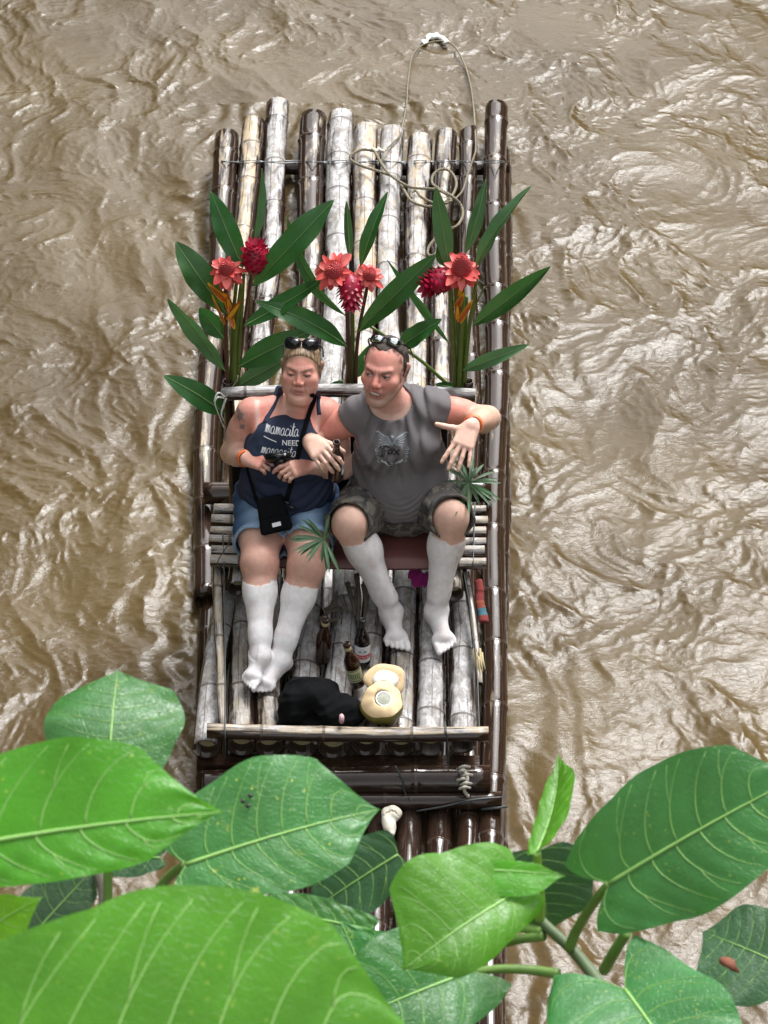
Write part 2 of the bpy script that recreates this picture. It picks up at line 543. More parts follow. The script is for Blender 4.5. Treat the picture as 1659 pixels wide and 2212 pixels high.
# ------------------------------------------------------------------ bench with its slatted foot deck
bench = empty('bamboo_bench', (-.15, .1, .2), 'low bamboo bench with a slatted foot deck lashed onto the raft', 'bench')
DECK = [  # near x, x at y=1348, x at 1250, radius px, y end
    (446, 482, 494, 30, 1636, .10, .60, .6), (521, 530, 537, 31, 1630, .30, .35, .8), (583, 582, 584, 31, 1630, .36, .30, .8), (652, 668, 671, 35, 1630, .12, .60, .7),
    (721, 743, 745, 36, 1632, .16, .62, .7), (790, 810, 812, 32, 1630, .30, .38, .9), (864, 875, 876, 33, 1630, .22, .42, .9), (927, 934, 933, 31, 1628, .06, .78, .5), (997, 1000, 988, 29, 1626, .08, .80, .5)]
for (x0, x1, x2, rp, ye, wet, pale, grey) in DECK:
    r = rp / 570.0
    z = .33 - r
    p0, p1, p2 = at(x0, ye - 18, z), at(x1, 1348, z), at(x2, 1262, z)
    bamboo('deck_pole', [p0, (p0 + p1) / 2 + v3(random.uniform(-.006, .006), 0, 0), p1, p2 + (p2 - p1) * 1.2], r, r * .93, bench, wet, pale, grey, node=.33, open0=True, wob=.004)
bamboo('foot_rail', [at(448, 1578, .37), at(750, 1584, .368), at(1055, 1586, .372)], .030, .029, bench, .40, .26, .45, open1=True)
# the flat strip under the deck ends
m = Mesh()
a, b = at(425, 1652, .212), at(1036, 1656, .212)
for (o0, o1, zz) in ((0, .05, 0),):
    V = [a, b, b + v3(0, .06, 0), a + v3(0, .06, 0)]
    V = V + [p - v3(0, 0, .03) for p in V]
    m.add(V, [(0, 1, 2, 3), (7, 6, 5, 4), (0, 4, 5, 1), (1, 5, 6, 2), (2, 6, 7, 3), (3, 7, 4, 0)], [(i % 2 * .2, i * .1) for i in range(24)])
strip = m.build('deck_strip', M_BAMBOO, bench, smooth=False)
strip['wet'], strip['pale'], strip['grey'] = .35, .1, .6
# rails along the deck sides
bamboo('side_rail', [at(480, 1570, .375), at(476, 1400, .40), at(472, 1207, .47)], .019, .02, bench, .25, .25, .6, seg=12, open1=True)
bamboo('side_rail', [at(1033, 1478, .36), at(1022, 1340, .38), at(1007, 1236, .43)], .015, .016, bench, .3, .3, .6, seg=12, cut=.8)
for k in range(5):
    x = 1024 + k * 4.2
    Mesh().tube([at(x, 1402 + 8 * (k % 3), .39), at(x + 2, 1428, .38), at(x + 3 + k, 1440 + random.uniform(-5, 22), .37)], [.006, .006, .003], 5).build('splinter', M_PITH, bench)
# seat: two bearers along, six slats across
for (x, y) in ((511, 1272), (982, 1284)):
    p = at(x, y, .45)
    bamboo('seat_bearer', [p, p + v3(0, .75, .0)], .041, .040, bench, .35, .4, .7, open0=True)
SL = [(455, 1050, 1217), (457, 1047, 1193), (452, 1050, 1174), (455, 1050, 1152), (457, 1054, 1129), (463, 1050, 1104)]
for i, (xa, xb, y) in enumerate(SL):
    z = .52 + .004 * (i % 2)
    bamboo('seat_slat', [at(xa, y - 6 + 3 * (i % 2), z), at(750, y, z), at(xb, y, z)], .0255, .0245, bench, .16, .42, .45, seg=14, open0=True, open1=True, node=.24, wob=.003)
bamboo('back_bar', [at(478, 853, 1.0), at(750, 847, 1.0), at(1027, 853, 1.0)], .027, .027, bench, .12, .62, .8, seg=14, open0=True, open1=True)
for x in (492, 1010):
    p = at(x, 855, .98)
    bamboo('back_post', [v3(p[0], p[1] + .05, .2), v3(p[0], p[1] + .05, 1.02)], .024, .022, bench, .5, .2, .6, seg=12)
# stout legs under the seat front
for x in (500, 990):
    p = at(x, 1300, .3)
    bamboo('bench_leg', [v3(p[0], p[1] + .06, .2), v3(p[0], p[1] + .06, .42)], .03, .03, bench, .5, .2, .7, seg=12)
Mesh().tube(catmull([at(481, 1150, .56), at(484, 1215, .53), at(486, 1400, .45), at(486, 1560, .42), at(487, 1606, .36), at(486, 1640, .25)], 8), .003, 5).build('tie_wire', M_WIRE_DARK, bench)
Mesh().tube(catmull([at(1002, 1236, .5), at(1018, 1330, .43), at(1030, 1440, .39), at(1036, 1590, .36)], 8), .003, 5).build('tie_wire', M_WIRE_DARK, bench)
Mesh().tube(catmull([at(961, 1560, .36), at(963, 1578, .405), at(966, 1600, .36), at(969, 1650, .24)], 8), .004, 5).build('tie_wire', M_WIRE_DARK, bench)
Mesh().tube(catmull([at(1026, 1085, .58), at(1024, 1150, .55), at(1022, 1222, .54)], 8), .003, 5).build('tie_wire', M_WIRE_DARK, bench)
Mesh().tube(catmull([at(500, 1165, .56), at(484, 1190, .58), at(470, 1215, .55), at(478, 1240, .5)], 8), .0025, 5).build('tie_wire', M_WIRE_DARK, bench)

# ------------------------------------------------------------------ wooded banks either side of the river (they shade it and show in its ripples)
def banks():
    g = G('forest_leaves')
    p = g.gen()
    n = g.noise(p, 1.1, 5, .7)
    g.bsdf(g.mix(g.noise(p, 6, 4, .7), (.012, .030, .008), (.055, .105, .022)), .7, g.bump(n, 1, .4))
    for sx in (-1, 1):
        ny, nz = 70, 26
        V, F = [], []
        for i in range(ny):
            y = -34 + i * 1.5
            for j in range(nz):
                t = j / (nz - 1)
                h = (7.8 if sx < 0 else 7.0) + 1.2 * math.sin(y * .37 + sx) + .9 * math.sin(y * 1.1 + 2 * sx)
                z = h * t - .3
                out = 5.6 + 1.4 * math.sin(y * .21 + sx) * .5 - 1.6 * math.sin(math.pi * t) + 2.2 * t * t
                out += .55 * math.sin(y * 1.9 + z * 1.3) + .35 * math.sin(y * 3.7 - z * 2.9 + sx) + random.uniform(-.35, .35)
                V.append((sx * out, y, z))
        for i in range(ny - 1):
            for j in range(nz - 1):
                q = (i * nz + j, (i + 1) * nz + j, (i + 1) * nz + j + 1, i * nz + j + 1)
                F.append(q if sx < 0 else q[::-1])
        # the back of the wood, so that it is a closed mass
        b = len(V)
        for i in range(ny):
            y = -34 + i * 1.5
            V += [(sx * 14, y, -.3), (sx * 14, y, V[i * nz + nz - 1][2])]
        for i in range(ny - 1):
            F.append((b + 2 * i, b + 2 * i + 1, b + 2 * i + 3, b + 2 * i + 2))
            F.append((i * nz + nz - 1, (i + 1) * nz + nz - 1, b + 2 * i + 3, b + 2 * i + 1))
        if sx < 0:                                # unseen boughs added upstream to darken the reflections in the left water
            r = random.Random(5)
            for (cx, cy, cz, rx, ry, rz, n) in ((-2.6, 6.6, 7.4, 2.2, 2.2, 2.6, 2600), (-4.2, 4.4, 7.6, 1.9, 2.2, 2.4, 2000), (-3.4, 8.6, 8.8, 2.4, 2.2, 2.8, 2200), (-4.6, 1.6, 7.4, 1.5, 2.0, 2.0, 1200)):
                for _ in range(n):
                    d = unit([r.gauss(0, 1) for _ in range(3)]) * r.uniform(.35, 1.0)
                    p = np.array([cx + rx * d[0], cy + ry * d[1], cz + rz * d[2]])
                    a, b2 = unit([r.gauss(0, 1) for _ in range(3)]), unit([r.gauss(0, 1) for _ in range(3)])
                    k = r.uniform(.12, .26)
                    i0 = len(V)
                    V += [p - a * k, p - b2 * k * .6, p + a * k, p + b2 * k * .6]
                    F.append((i0, i0 + 1, i0 + 2, i0 + 3))
        o = obj('riverside_wood', V, F, g.m, smooth=False)
        tag(o, 'dense green wood along the ' + ('left' if sx < 0 else 'right') + ' bank of the river', 'wood', kind='stuff')
banks()
# ------------------------------------------------------------------ implicit-surface modeller for bodies and cloth
class Sdf:
    """smooth unions of tapered capsules and ellipsoids, meshed as one continuous surface"""
    def __init__(s):
        s.ops = []
    def cone(s, a, b, ra, rb, k=.02, flat=None, sub=False):
        s.ops.append(('c', np.asarray(a, float), np.asarray(b, float), ra, rb, k, flat, sub)); return s
    def ell(s, c, r, k=.02, M=None, sub=False):
        s.ops.append(('e', np.asarray(c, float), np.asarray(r, float), M, 0, k, None, sub)); return s
    def group(s, g, k=.01):
        s.ops.append(('g', g, None, 0, 0, k, None, False)); return s
    def fn(s, f, lo, hi):                                        # plain callable distance, clipped (intersection)
        s.ops.append(('i', f, None, lo, hi, 0, None, False)); return s
    def box(s):
        lo, hi = np.full(3, 9e9), np.full(3, -9e9)
        for o in s.ops:
            l, h = s.obox(o)
            if l is None or o[7]: continue
            lo, hi = np.minimum(lo, l), np.maximum(hi, h)
        return lo, hi
    def obox(s, o):
        if o[0] == 'c':
            r = max(o[3], o[4]) * (1 if o[6] is None else max(1, o[6][1]))
            return np.minimum(o[1], o[2]) - r, np.maximum(o[1], o[2]) + r
        if o[0] == 'e':
            r = o[2].max() if o[3] is not None else o[2]
            return o[1] - r, o[1] + r
        if o[0] == 'g':
            return o[1].box()
        return None, None
    def field(s, ax):
        X = [a.astype(np.float32) for a in ax]
        f = np.full([len(a) for a in X], .2, np.float32)
        for o in s.ops:
            k = o[5]
            if o[0] == 'i':
                P = (X[0][:, None, None], X[1][None, :, None], X[2][None, None, :])
                np.maximum(f, o[1](*P), out=f)
                continue
            l, h = s.obox(o)
            m = .03 + k
            sl = tuple(slice(max(0, np.searchsorted(a, l[i] - m)), np.searchsorted(a, h[i] + m)) for i, a in enumerate(X))
            if any(q.stop <= q.start for q in sl): continue
            sub = [X[i][sl[i]] for i in range(3)]
            if o[0] == 'g':
                d = o[1].field(sub)
            else:
                x, y, z = sub[0][:, None, None], sub[1][None, :, None], sub[2][None, None, :]
                if o[0] == 'c':
                    a, b = o[1], o[2]
                    ba = b - a
                    L2 = max(float(ba @ ba), 1e-9)
                    px, py, pz = x - a[0], y - a[1], z - a[2]
                    t = np.clip((px * ba[0] + py * ba[1] + pz * ba[2]) / L2, 0, 1)
                    qx, qy, qz = px - t * ba[0], py - t * ba[1], pz - t * ba[2]
                    if o[6] is not None:
                        n, sc = o[6]
                        e = (qx * n[0] + qy * n[1] + qz * n[2]) * (1 / sc - 1)
                        qx, qy, qz = qx + n[0] * e, qy + n[1] * e, qz + n[2] * e
                    d = np.sqrt(qx * qx + qy * qy + qz * qz) - (o[3] + (o[4] - o[3]) * t)
                else:
                    c, r, M = o[1], o[2], o[3]
                    p = [x - c[0], y - c[1], z - c[2]]
                    if M is not None:
                        p = [p[0] * M[0, i] + p[1] * M[1, i] + p[2] * M[2, i] for i in range(3)]
                    k0 = np.sqrt((p[0] / r[0]) ** 2 + (p[1] / r[1]) ** 2 + (p[2] / r[2]) ** 2)
                    k1 = np.sqrt((p[0] / r[0] ** 2) ** 2 + (p[1] / r[1] ** 2) ** 2 + (p[2] / r[2] ** 2) ** 2)
                    d = k0 * (k0 - 1) / np.maximum(k1, 1e-6)
            cur = f[sl]
            if o[7]:
                h_ = np.maximum(k - np.abs(cur + d), 0) / max(k, 1e-6)
                f[sl] = np.maximum(cur, -d) + h_ * h_ * k * .25
            else:
                h_ = np.maximum(k - np.abs(cur - d), 0) / max(k, 1e-6)
                f[sl] = np.minimum(cur, d) - h_ * h_ * k * .25
        return f
    def mesh(s, h, post=None, pad=.02):
        lo, hi = s.box()
        ax = [np.arange(lo[i] - pad, hi[i] + pad + h, h) for i in range(3)]
        f = s.field(ax)
        if post is not None:
            f = post(f, ax[0][:, None, None], ax[1][None, :, None], ax[2][None, None, :])
        return surfnet(f, np.array([a[0] for a in ax]), h)
    def at(s, P):
        """distance at scattered points"""
        return np.array([float(s.field([np.array([p[0]]), np.array([p[1]]), np.array([p[2]])])[0, 0, 0]) for p in P])

def surfnet(f, org, h):
    s = f < 0
    c = np.zeros([n - 1 for n in f.shape], np.int8)
    offs = [(i, j, k) for i in (0, 1) for j in (0, 1) for k in (0, 1)]
    def sh(a, o):
        return a[o[0]:a.shape[0] - 1 + o[0], o[1]:a.shape[1] - 1 + o[1], o[2]:a.shape[2] - 1 + o[2]]
    for o in offs:
        c += sh(s, o)
    m = (c > 0) & (c < 8)
    cells = np.argwhere(m)
    idx = np.full(m.shape, -1, np.int32)
    idx[m] = np.arange(len(cells), dtype=np.int32)
    val = {o: f[cells[:, 0] + o[0], cells[:, 1] + o[1], cells[:, 2] + o[2]] for o in offs}
    acc, cnt = np.zeros((len(cells), 3)), np.zeros(len(cells))
    for o in offs:
        for ax in range(3):
            if o[ax] == 0:
                q = list(o); q[ax] = 1; q = tuple(q)
                va, vb = val[o], val[q]
                x = (va < 0) != (vb < 0)
                t = np.where(x, va / np.where(va - vb == 0, 1, va - vb), 0)
                p = np.array(o, float)[None, :].repeat(len(cells), 0)
                p[:, ax] += t
                acc += np.where(x[:, None], p, 0)
                cnt += x
    V = org + h * (cells + acc / cnt[:, None])
    F = []
    for ax in range(3):
        a, b = [slice(1, -1)] * 3, [slice(1, -1)] * 3
        a[ax], b[ax] = slice(0, -1), slice(1, None)
        sa, sb = s[tuple(a)], s[tuple(b)]
        for flip in (False, True):
            e = np.argwhere((sa & ~sb) if not flip else (~sa & sb))
            if not len(e): continue
            base = e + 1
            base[:, ax] -= 1
            u, w = (ax + 1) % 3, (ax + 2) % 3
            quad = []
            for (du, dw) in ((0, 0), (-1, 0), (-1, -1), (0, -1)):
                q = base.copy(); q[:, u] += du; q[:, w] += dw
                quad.append(idx[q[:, 0], q[:, 1], q[:, 2]])
            quad = np.stack(quad, 1)
            F.append(quad[:, ::-1] if flip else quad)
    F = np.concatenate(F)
    F = F[(F >= 0).all(1)]
    return V, F

def smooth_noise(x, y, z, sc, seed=0):
    r = np.random.RandomState(seed)
    out = 0
    for k in range(6):
        d = unit(r.randn(3)) * sc * r.uniform(.6, 1.7)
        out = out + np.sin(x * d[0] + y * d[1] + z * d[2] + r.uniform(0, 6.3) + 1.3 * np.sin(x * d[1] * .6 + z * d[0] * .6 + k))
    return out / 6 * 1.6
def sstep(x, a, b):
    t = np.clip((x - a) / (b - a), 0, 1)
    return t * t * (3 - 2 * t)
def lerp(c, d, f):
    return c + (np.asarray(d, float) - c) * np.asarray(f)[:, None]

def skin_material():
    g = G('skin')
    col = g.n('ShaderNodeVertexColor', layer_name='Col').outputs[0]
    p = g.pos()
    mot = g.noise(p, 45, 5, .6)
    fine = g.noise(p, 260, 3, .6)
    c = g.mix(1.0, col, g.mix(g.rng(mot, .25, .75), (.93, .88, .86), (1.05, 1.06, 1.06)), 'MULTIPLY')
    rough = g.math('ADD', g.attr('rough'), g.math('MULTIPLY', g.math('SUBTRACT', mot, .5), .3))
    g.bsdf(c, rough, g.bump(g.math('ADD', fine, mot), .45, .002), **{'Subsurface Weight': .12, 'Subsurface Radius': (.012, .005, .003), 'Subsurface Scale': 1.0, 'Specular IOR Level': .4})
    return g.m
M_SKIN = skin_material()
SKIN = v3(.66, .425, .335)
BURN = v3(.69, .245, .195)
PALE = v3(.70, .47, .39)
PAINT = v3(.80, .79, .80)

def hand(g, W, D, N, curls, right=False, spread=(.10, .03, -.04, -.12), thumb=((.62, .55, .55), (.25, .3)), s=1.0, r=.0088):
    """palm, four fingers and a thumb; D towards the knuckles, N out of the palm"""
    D = unit(D); N = unit(np.asarray(N, float) - D * np.dot(D, N)); T = np.cross(D, N) if right else np.cross(N, D)      # T: thumb side
    h = Sdf()
    tips = []
    offs = (.030, .010, -.010, -.029)
    for o in offs:
        h.cone(W + D * .012 * s + T * o * .55 * s, W + D * .085 * s + T * o * s, .0175 * s, .0125 * s, .016)
    h.cone(W + D * .02 * s + T * .022 * s + N * .006, W + D * .05 * s + T * .030 * s + N * .008, .017 * s, .012 * s, .014)
    lens = ((.043, .026, .021), (.047, .029, .022), (.044, .027, .022), (.034, .021, .019))
    for i, o in enumerate(offs):
        p = W + D * (.090 - .004 * abs(i - 1)) * s + T * o * s
        d0 = unit(D + T * spread[i])
        a = 0
        rr = r * s * (1.0, 1.03, .98, .86)[i]
        for j in range(3):
            a += curls[i][j]
            d = math.cos(a) * d0 + math.sin(a) * N
            q = p + d * lens[i][j] * s
            h.cone(p, q, rr * (1.06, 1.0, .95)[j], rr * (1.0, .95, .82)[j], .0035)
            p = q
        tips.append(p)
    (tT, tD, tN), bends = thumb
    d = unit(T * tT + D * tD + N * tN)
    p = W + D * .028 * s + T * .026 * s + N * .004
    for j, (L, ra, rb) in enumerate(((.036, .0145, .0115), (.033, .0115, .0102), (.027, .0102, .0085))):
        if j: d = unit(d + D * bends[0] + N * bends[1])
        q = p + d * L * s
        h.cone(p, q, ra * s, rb * s, .006 if j else .012)
        p = q
    tips.append(p)
    g.group(h, .012)
    return tips

def foot(g, A, toe, side, s=1.0):
    """side: direction of the big toe"""
    f = Sdf()
    d = unit(v3(toe[0] - A[0], toe[1] - A[1], 0))
    floor = toe[2] - .010
    heel = v3(A[0], A[1], floor + .03 * s) - d * .035 * s
    ball = v3(toe[0], toe[1], floor + .024 * s) - d * .058 * s
    side = unit(np.asarray(side, float) - d * np.dot(side, d))
    f.cone(A, heel, .036 * s, .031 * s, .03)
    f.cone(heel, ball, .030 * s, .024 * s, .03)
    f.cone(A + v3(0, 0, -.005), ball + v3(0, 0, .014), .034 * s, .020 * s, .035)
    f.cone(ball + side * .024 * s, ball - side * .026 * s, .021 * s, .018 * s, .02)
    for i in range(5):
        o = side * (.032 - .0165 * i - (.004 if i else 0)) * s
        b = ball + o + d * (.012 - .004 * i) * s - v3(0, 0, .004)
        L = (.050, .047, .042, .036, .028)[i] * s
        rt = (.0135, .0095, .0092, .0088, .0085)[i] * s
        f.cone(b, b + d * L * .6 + v3(0, 0, .003), rt, rt, .006)
        f.cone(b + d * L * .6 + v3(0, 0, .003), b + d * L - v3(0, 0, .004), rt, rt * .9, .004)
    f.ell(A + side * .030 * s + v3(0, 0, .004), v3(.012, .012, .012) * s, .015)
    f.ell(A - side * .030 * s + v3(0, 0, -.004), v3(.012, .012, .012) * s, .015)
    g.group(f, .02)

def head(g, c, X, Fd, U, s=1.0, male=True):
    """skull, jaw, nose, lips, ears in the head's own axes"""
    M = np.stack([X, Fd, U], 1)
    def w(x, y, z): return c + s * (X * x + Fd * y + U * z)
    h = Sdf()
    h.ell(w(0, -.018, .032), v3(.074, .094, .086) * s, .01, M)
    h.ell(w(0, .022, -.030), v3(.064 if male else .066, .066, .086) * s, .03, M)
    for q in (-1, 1):
        h.cone(w(q * (.050 if male else .046), .0, -.042), w(q * .020, .066, -.094), .021 * s, .019 * s, .025)
        h.ell(w(q * .041, .055, -.020), v3(.028, .026, .025) * s * (1 if male else 1.08), .02, M)
        if not male: h.ell(w(q * .042, .045, -.055), v3(.030, .030, .034) * s, .02, M)
    h.ell(w(0, .074, -.100), v3(.025, .020, .019) * s, .02, M)
    if not male: h.ell(w(0, .045, -.110), v3(.05, .04, .022) * s, .025, M)
    bz = 0 if male else -.006
    h.cone(w(-.042, .064 + bz, .026), w(-.010, .078 + bz, .022), .0085 * s, .0095 * s, .016)
    h.cone(w(.042, .064 + bz, .026), w(.010, .078 + bz, .022), .0085 * s, .0095 * s, .016)
    for q in (-1, 1):
        h.ell(w(q * .032, .091, .008), v3(.018, .0125, .0095) * s, .012, M, sub=True)
        h.ell(w(q * .032, .0725, .007), v3(.0155, .0125, .0105) * s, .005, M)
    ns = 1.0 if male else .84
    h.cone(w(0, .080, .016), w(0, .103 if male else .097, -.022), .0085 * s * ns, .0125 * s * ns, .010)
    for q in (-1, 1):
        h.ell(w(q * .013, .092, -.028), v3(.0095, .012, .009) * s, .006, M)
        h.ell(w(q * .0075, .098, -.037), v3(.0042, .0055, .004) * s, .003, M, sub=True)
        # fold from the nose wing to the mouth corner
        h.cone(w(q * .024, .086, -.030), w(q * .034, .070, -.064), .0035 * s, .003 * s, .006, sub=True)
    h.ell(w(0, .076, -.058), v3(.028, .018, .017) * s, .015, M)
    h.cone(w(-.019, .084, -.0545), w(.019, .084, -.0545), .0062 * s, .0062 * s, .006)
    h.cone(w(-.016, .083, -.0705), w(.016, .083, -.0705), .0075 * s, .0075 * s, .006)
    if male:
        h.ell(w(-.002, .094, -.0605), v3(.021, .008, .0065) * s, .003, M, sub=True)
    else:
        h.cone(w(-.023, .092, -.0635), w(.023, .092, -.0615), .0026 * s, .0026 * s, .004, sub=True)
    h.cone(w(-.014, .092, -.082), w(.014, .092, -.082), .003 * s, .003 * s, .008, sub=True)
    for q in (-1, 1):
        e = unit(X * q * .5 - Fd * .55)
        h.cone(w(q * .072, -.008, -.026), w(q * .080, -.018, .022), .010 * s, .016 * s, .008, flat=(unit(X * q + Fd * .5), .5))
        h.ell(w(q * .084, -.004, .006), v3(.006, .010, .016) * s, .006, M, sub=True)
    g.group(h, .012)
    return w

def limb_paint(V, C0, cond, colr):
    return np.where(cond[:, None], colr, C0)
def local(V, c, X, Fd, U, s):
    q = V - c
    return q @ X / s, q @ Fd / s, q @ U / s
def segdist(V, a, b):
    ba = b - a
    t = np.clip(((V - a) @ ba) / (ba @ ba), 0, 1)
    return np.linalg.norm(V - a - t[:, None] * ba, axis=1), t

def skin_obj(name, V, F, col, rough, parent=None, loc=None):
    o = obj(name, V, F, M_SKIN, parent, col=col, loc=loc)
    a = o.data.attributes.new('rough', 'FLOAT', 'POINT')
    a.data.foreach_set('value', np.asarray(rough, np.float32))
    return o

def face_colors(V, col, q, male):
    x, y, z = q
    front = sstep(y, .02, .05)
    def spot(cx, cz, rx, rz, pw=2.0):
        return np.exp(-(((x - cx) / rx) ** 2 + ((z - cz) / rz) ** 2) ** (pw / 2)) * front
    infl = (np.abs(x) < .1) & (np.abs(z) < .16) & (y > -.12) & (y < .14)
    c = col
    red = BURN
    # sunburned forehead, cheeks, nose
    f = np.clip(.75 * spot(0, .065, .06, .04) + .8 * spot(-.042, -.018, .03, .03) + .8 * spot(.042, -.018, .03, .03) + .85 * spot(0, -.02, .016, .03), 0, 1)
    c = lerp(c, red, f * (.85 if male else .6))
    for s_ in (-1, 1):
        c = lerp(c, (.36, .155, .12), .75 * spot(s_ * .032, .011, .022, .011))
        if male:                                                   # narrowed open eyes
            c = lerp(c, (.60, .52, .48), .9 * sstep(spot(s_ * .032, .0050, .0135, .0040, 4), .35, .6))
            c = lerp(c, (.03, .03, .032), .97 * sstep(spot(s_ * .032 - .004, .0052, .0052, .0048, 4), .3, .6))
            c = lerp(c, (.05, .03, .024), .95 * sstep(spot(s_ * .032, .0098, .017, .0030, 4), .3, .7))
        else:                                                      # eyes lowered to the camera, only a slit open
            c = lerp(c, (.55, .47, .43), .8 * sstep(spot(s_ * .032, .0022, .0125, .0030, 4), .35, .6))
            c = lerp(c, (.045, .045, .05), .95 * sstep(spot(s_ * .032 + .002, .0016, .0048, .0036, 4), .3, .6))
            c = lerp(c, (.05, .03, .025), .97 * sstep(spot(s_ * .032, .0058, .0170, .0030, 4), .25, .7))
        tilt = .30 * (np.abs(x) - .034) if male else .22 * (np.abs(x) - .034)
        brow = np.exp(-(((x - s_ * .031) / .021) ** 4 + ((z - (.0225 if male else .0255) - tilt) / .0056) ** 4)) * front
        c = lerp(c, (.15, .085, .055) if not male else (.085, .050, .036), (.74 if male else .74) * brow)
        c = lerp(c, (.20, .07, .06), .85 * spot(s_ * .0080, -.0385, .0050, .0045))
        # crease shade painted as darker lines: between the brows and from the nose wings to the mouth corners
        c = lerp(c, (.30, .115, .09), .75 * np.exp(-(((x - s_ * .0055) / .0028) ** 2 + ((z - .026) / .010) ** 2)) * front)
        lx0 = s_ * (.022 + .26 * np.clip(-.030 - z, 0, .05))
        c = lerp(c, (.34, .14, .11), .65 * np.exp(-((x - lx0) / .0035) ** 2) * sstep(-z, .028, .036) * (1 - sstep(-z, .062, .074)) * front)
    if male:
        st = np.clip(sstep(-z, .040, .060) * sstep(y, .0, .03) * (1 - spot(0, -.02, .03, .022)), 0, 1)
        c = lerp(c, (.30, .215, .165), .60 * st * infl)
        mz = -.0605 - .10 * x                                           # crooked grimace
        def mouth(dz, rx, rz): return np.exp(-(((x + .002) / rx) ** 4 + ((z - mz - dz) / rz) ** 4)) * front
        c = lerp(c, (.42, .12, .105), .95 * mouth(0, .027, .0145))
        c = lerp(c, (.08, .025, .025), .95 * sstep(mouth(0, .0225, .0078), .3, .7))
        c = lerp(c, (.78, .72, .62), .97 * sstep(mouth(.0012, .0185, .0045), .3, .65))
    else:
        mz = -.0625 - .9 * x * x * 14 * .5
        c = lerp(c, (.46, .165, .14), .8 * np.clip(spot(0, -.0565, .022, .0055, 4) + spot(0, -.0715, .020, .0070, 4), 0, 1))
        c = lerp(c, (.13, .045, .04), .92 * np.exp(-((x / .025) ** 4 + ((z - mz) / .0028) ** 2)) * front)
    return np.where(infl[:, None], c, col)
# ------------------------------------------------------------------ the man
def tube_ring(name, c, axis, r, w, thick, mat, parent, seg=28, ell=1.0, ref=None):
    """a flat band round a wrist or finger"""
    axis = unit(axis)
    m = Mesh().lathe([(r, -w / 2), (r + thick, -w / 2 * .8), (r + thick, w / 2 * .8), (r, w / 2)], c, axis, seg)
    return m.build(name, mat, parent)
M_BAND = plain('orange_band', (.85, .16, .04), .4, .1, 30)
M_GOLD = plain('gold', (.75, .5, .2), .25, .05, 30, 0, Metallic=1.0)
M_SILVER = plain('silver', (.7, .7, .7), .2, .05, 30, 0, Metallic=1.0)

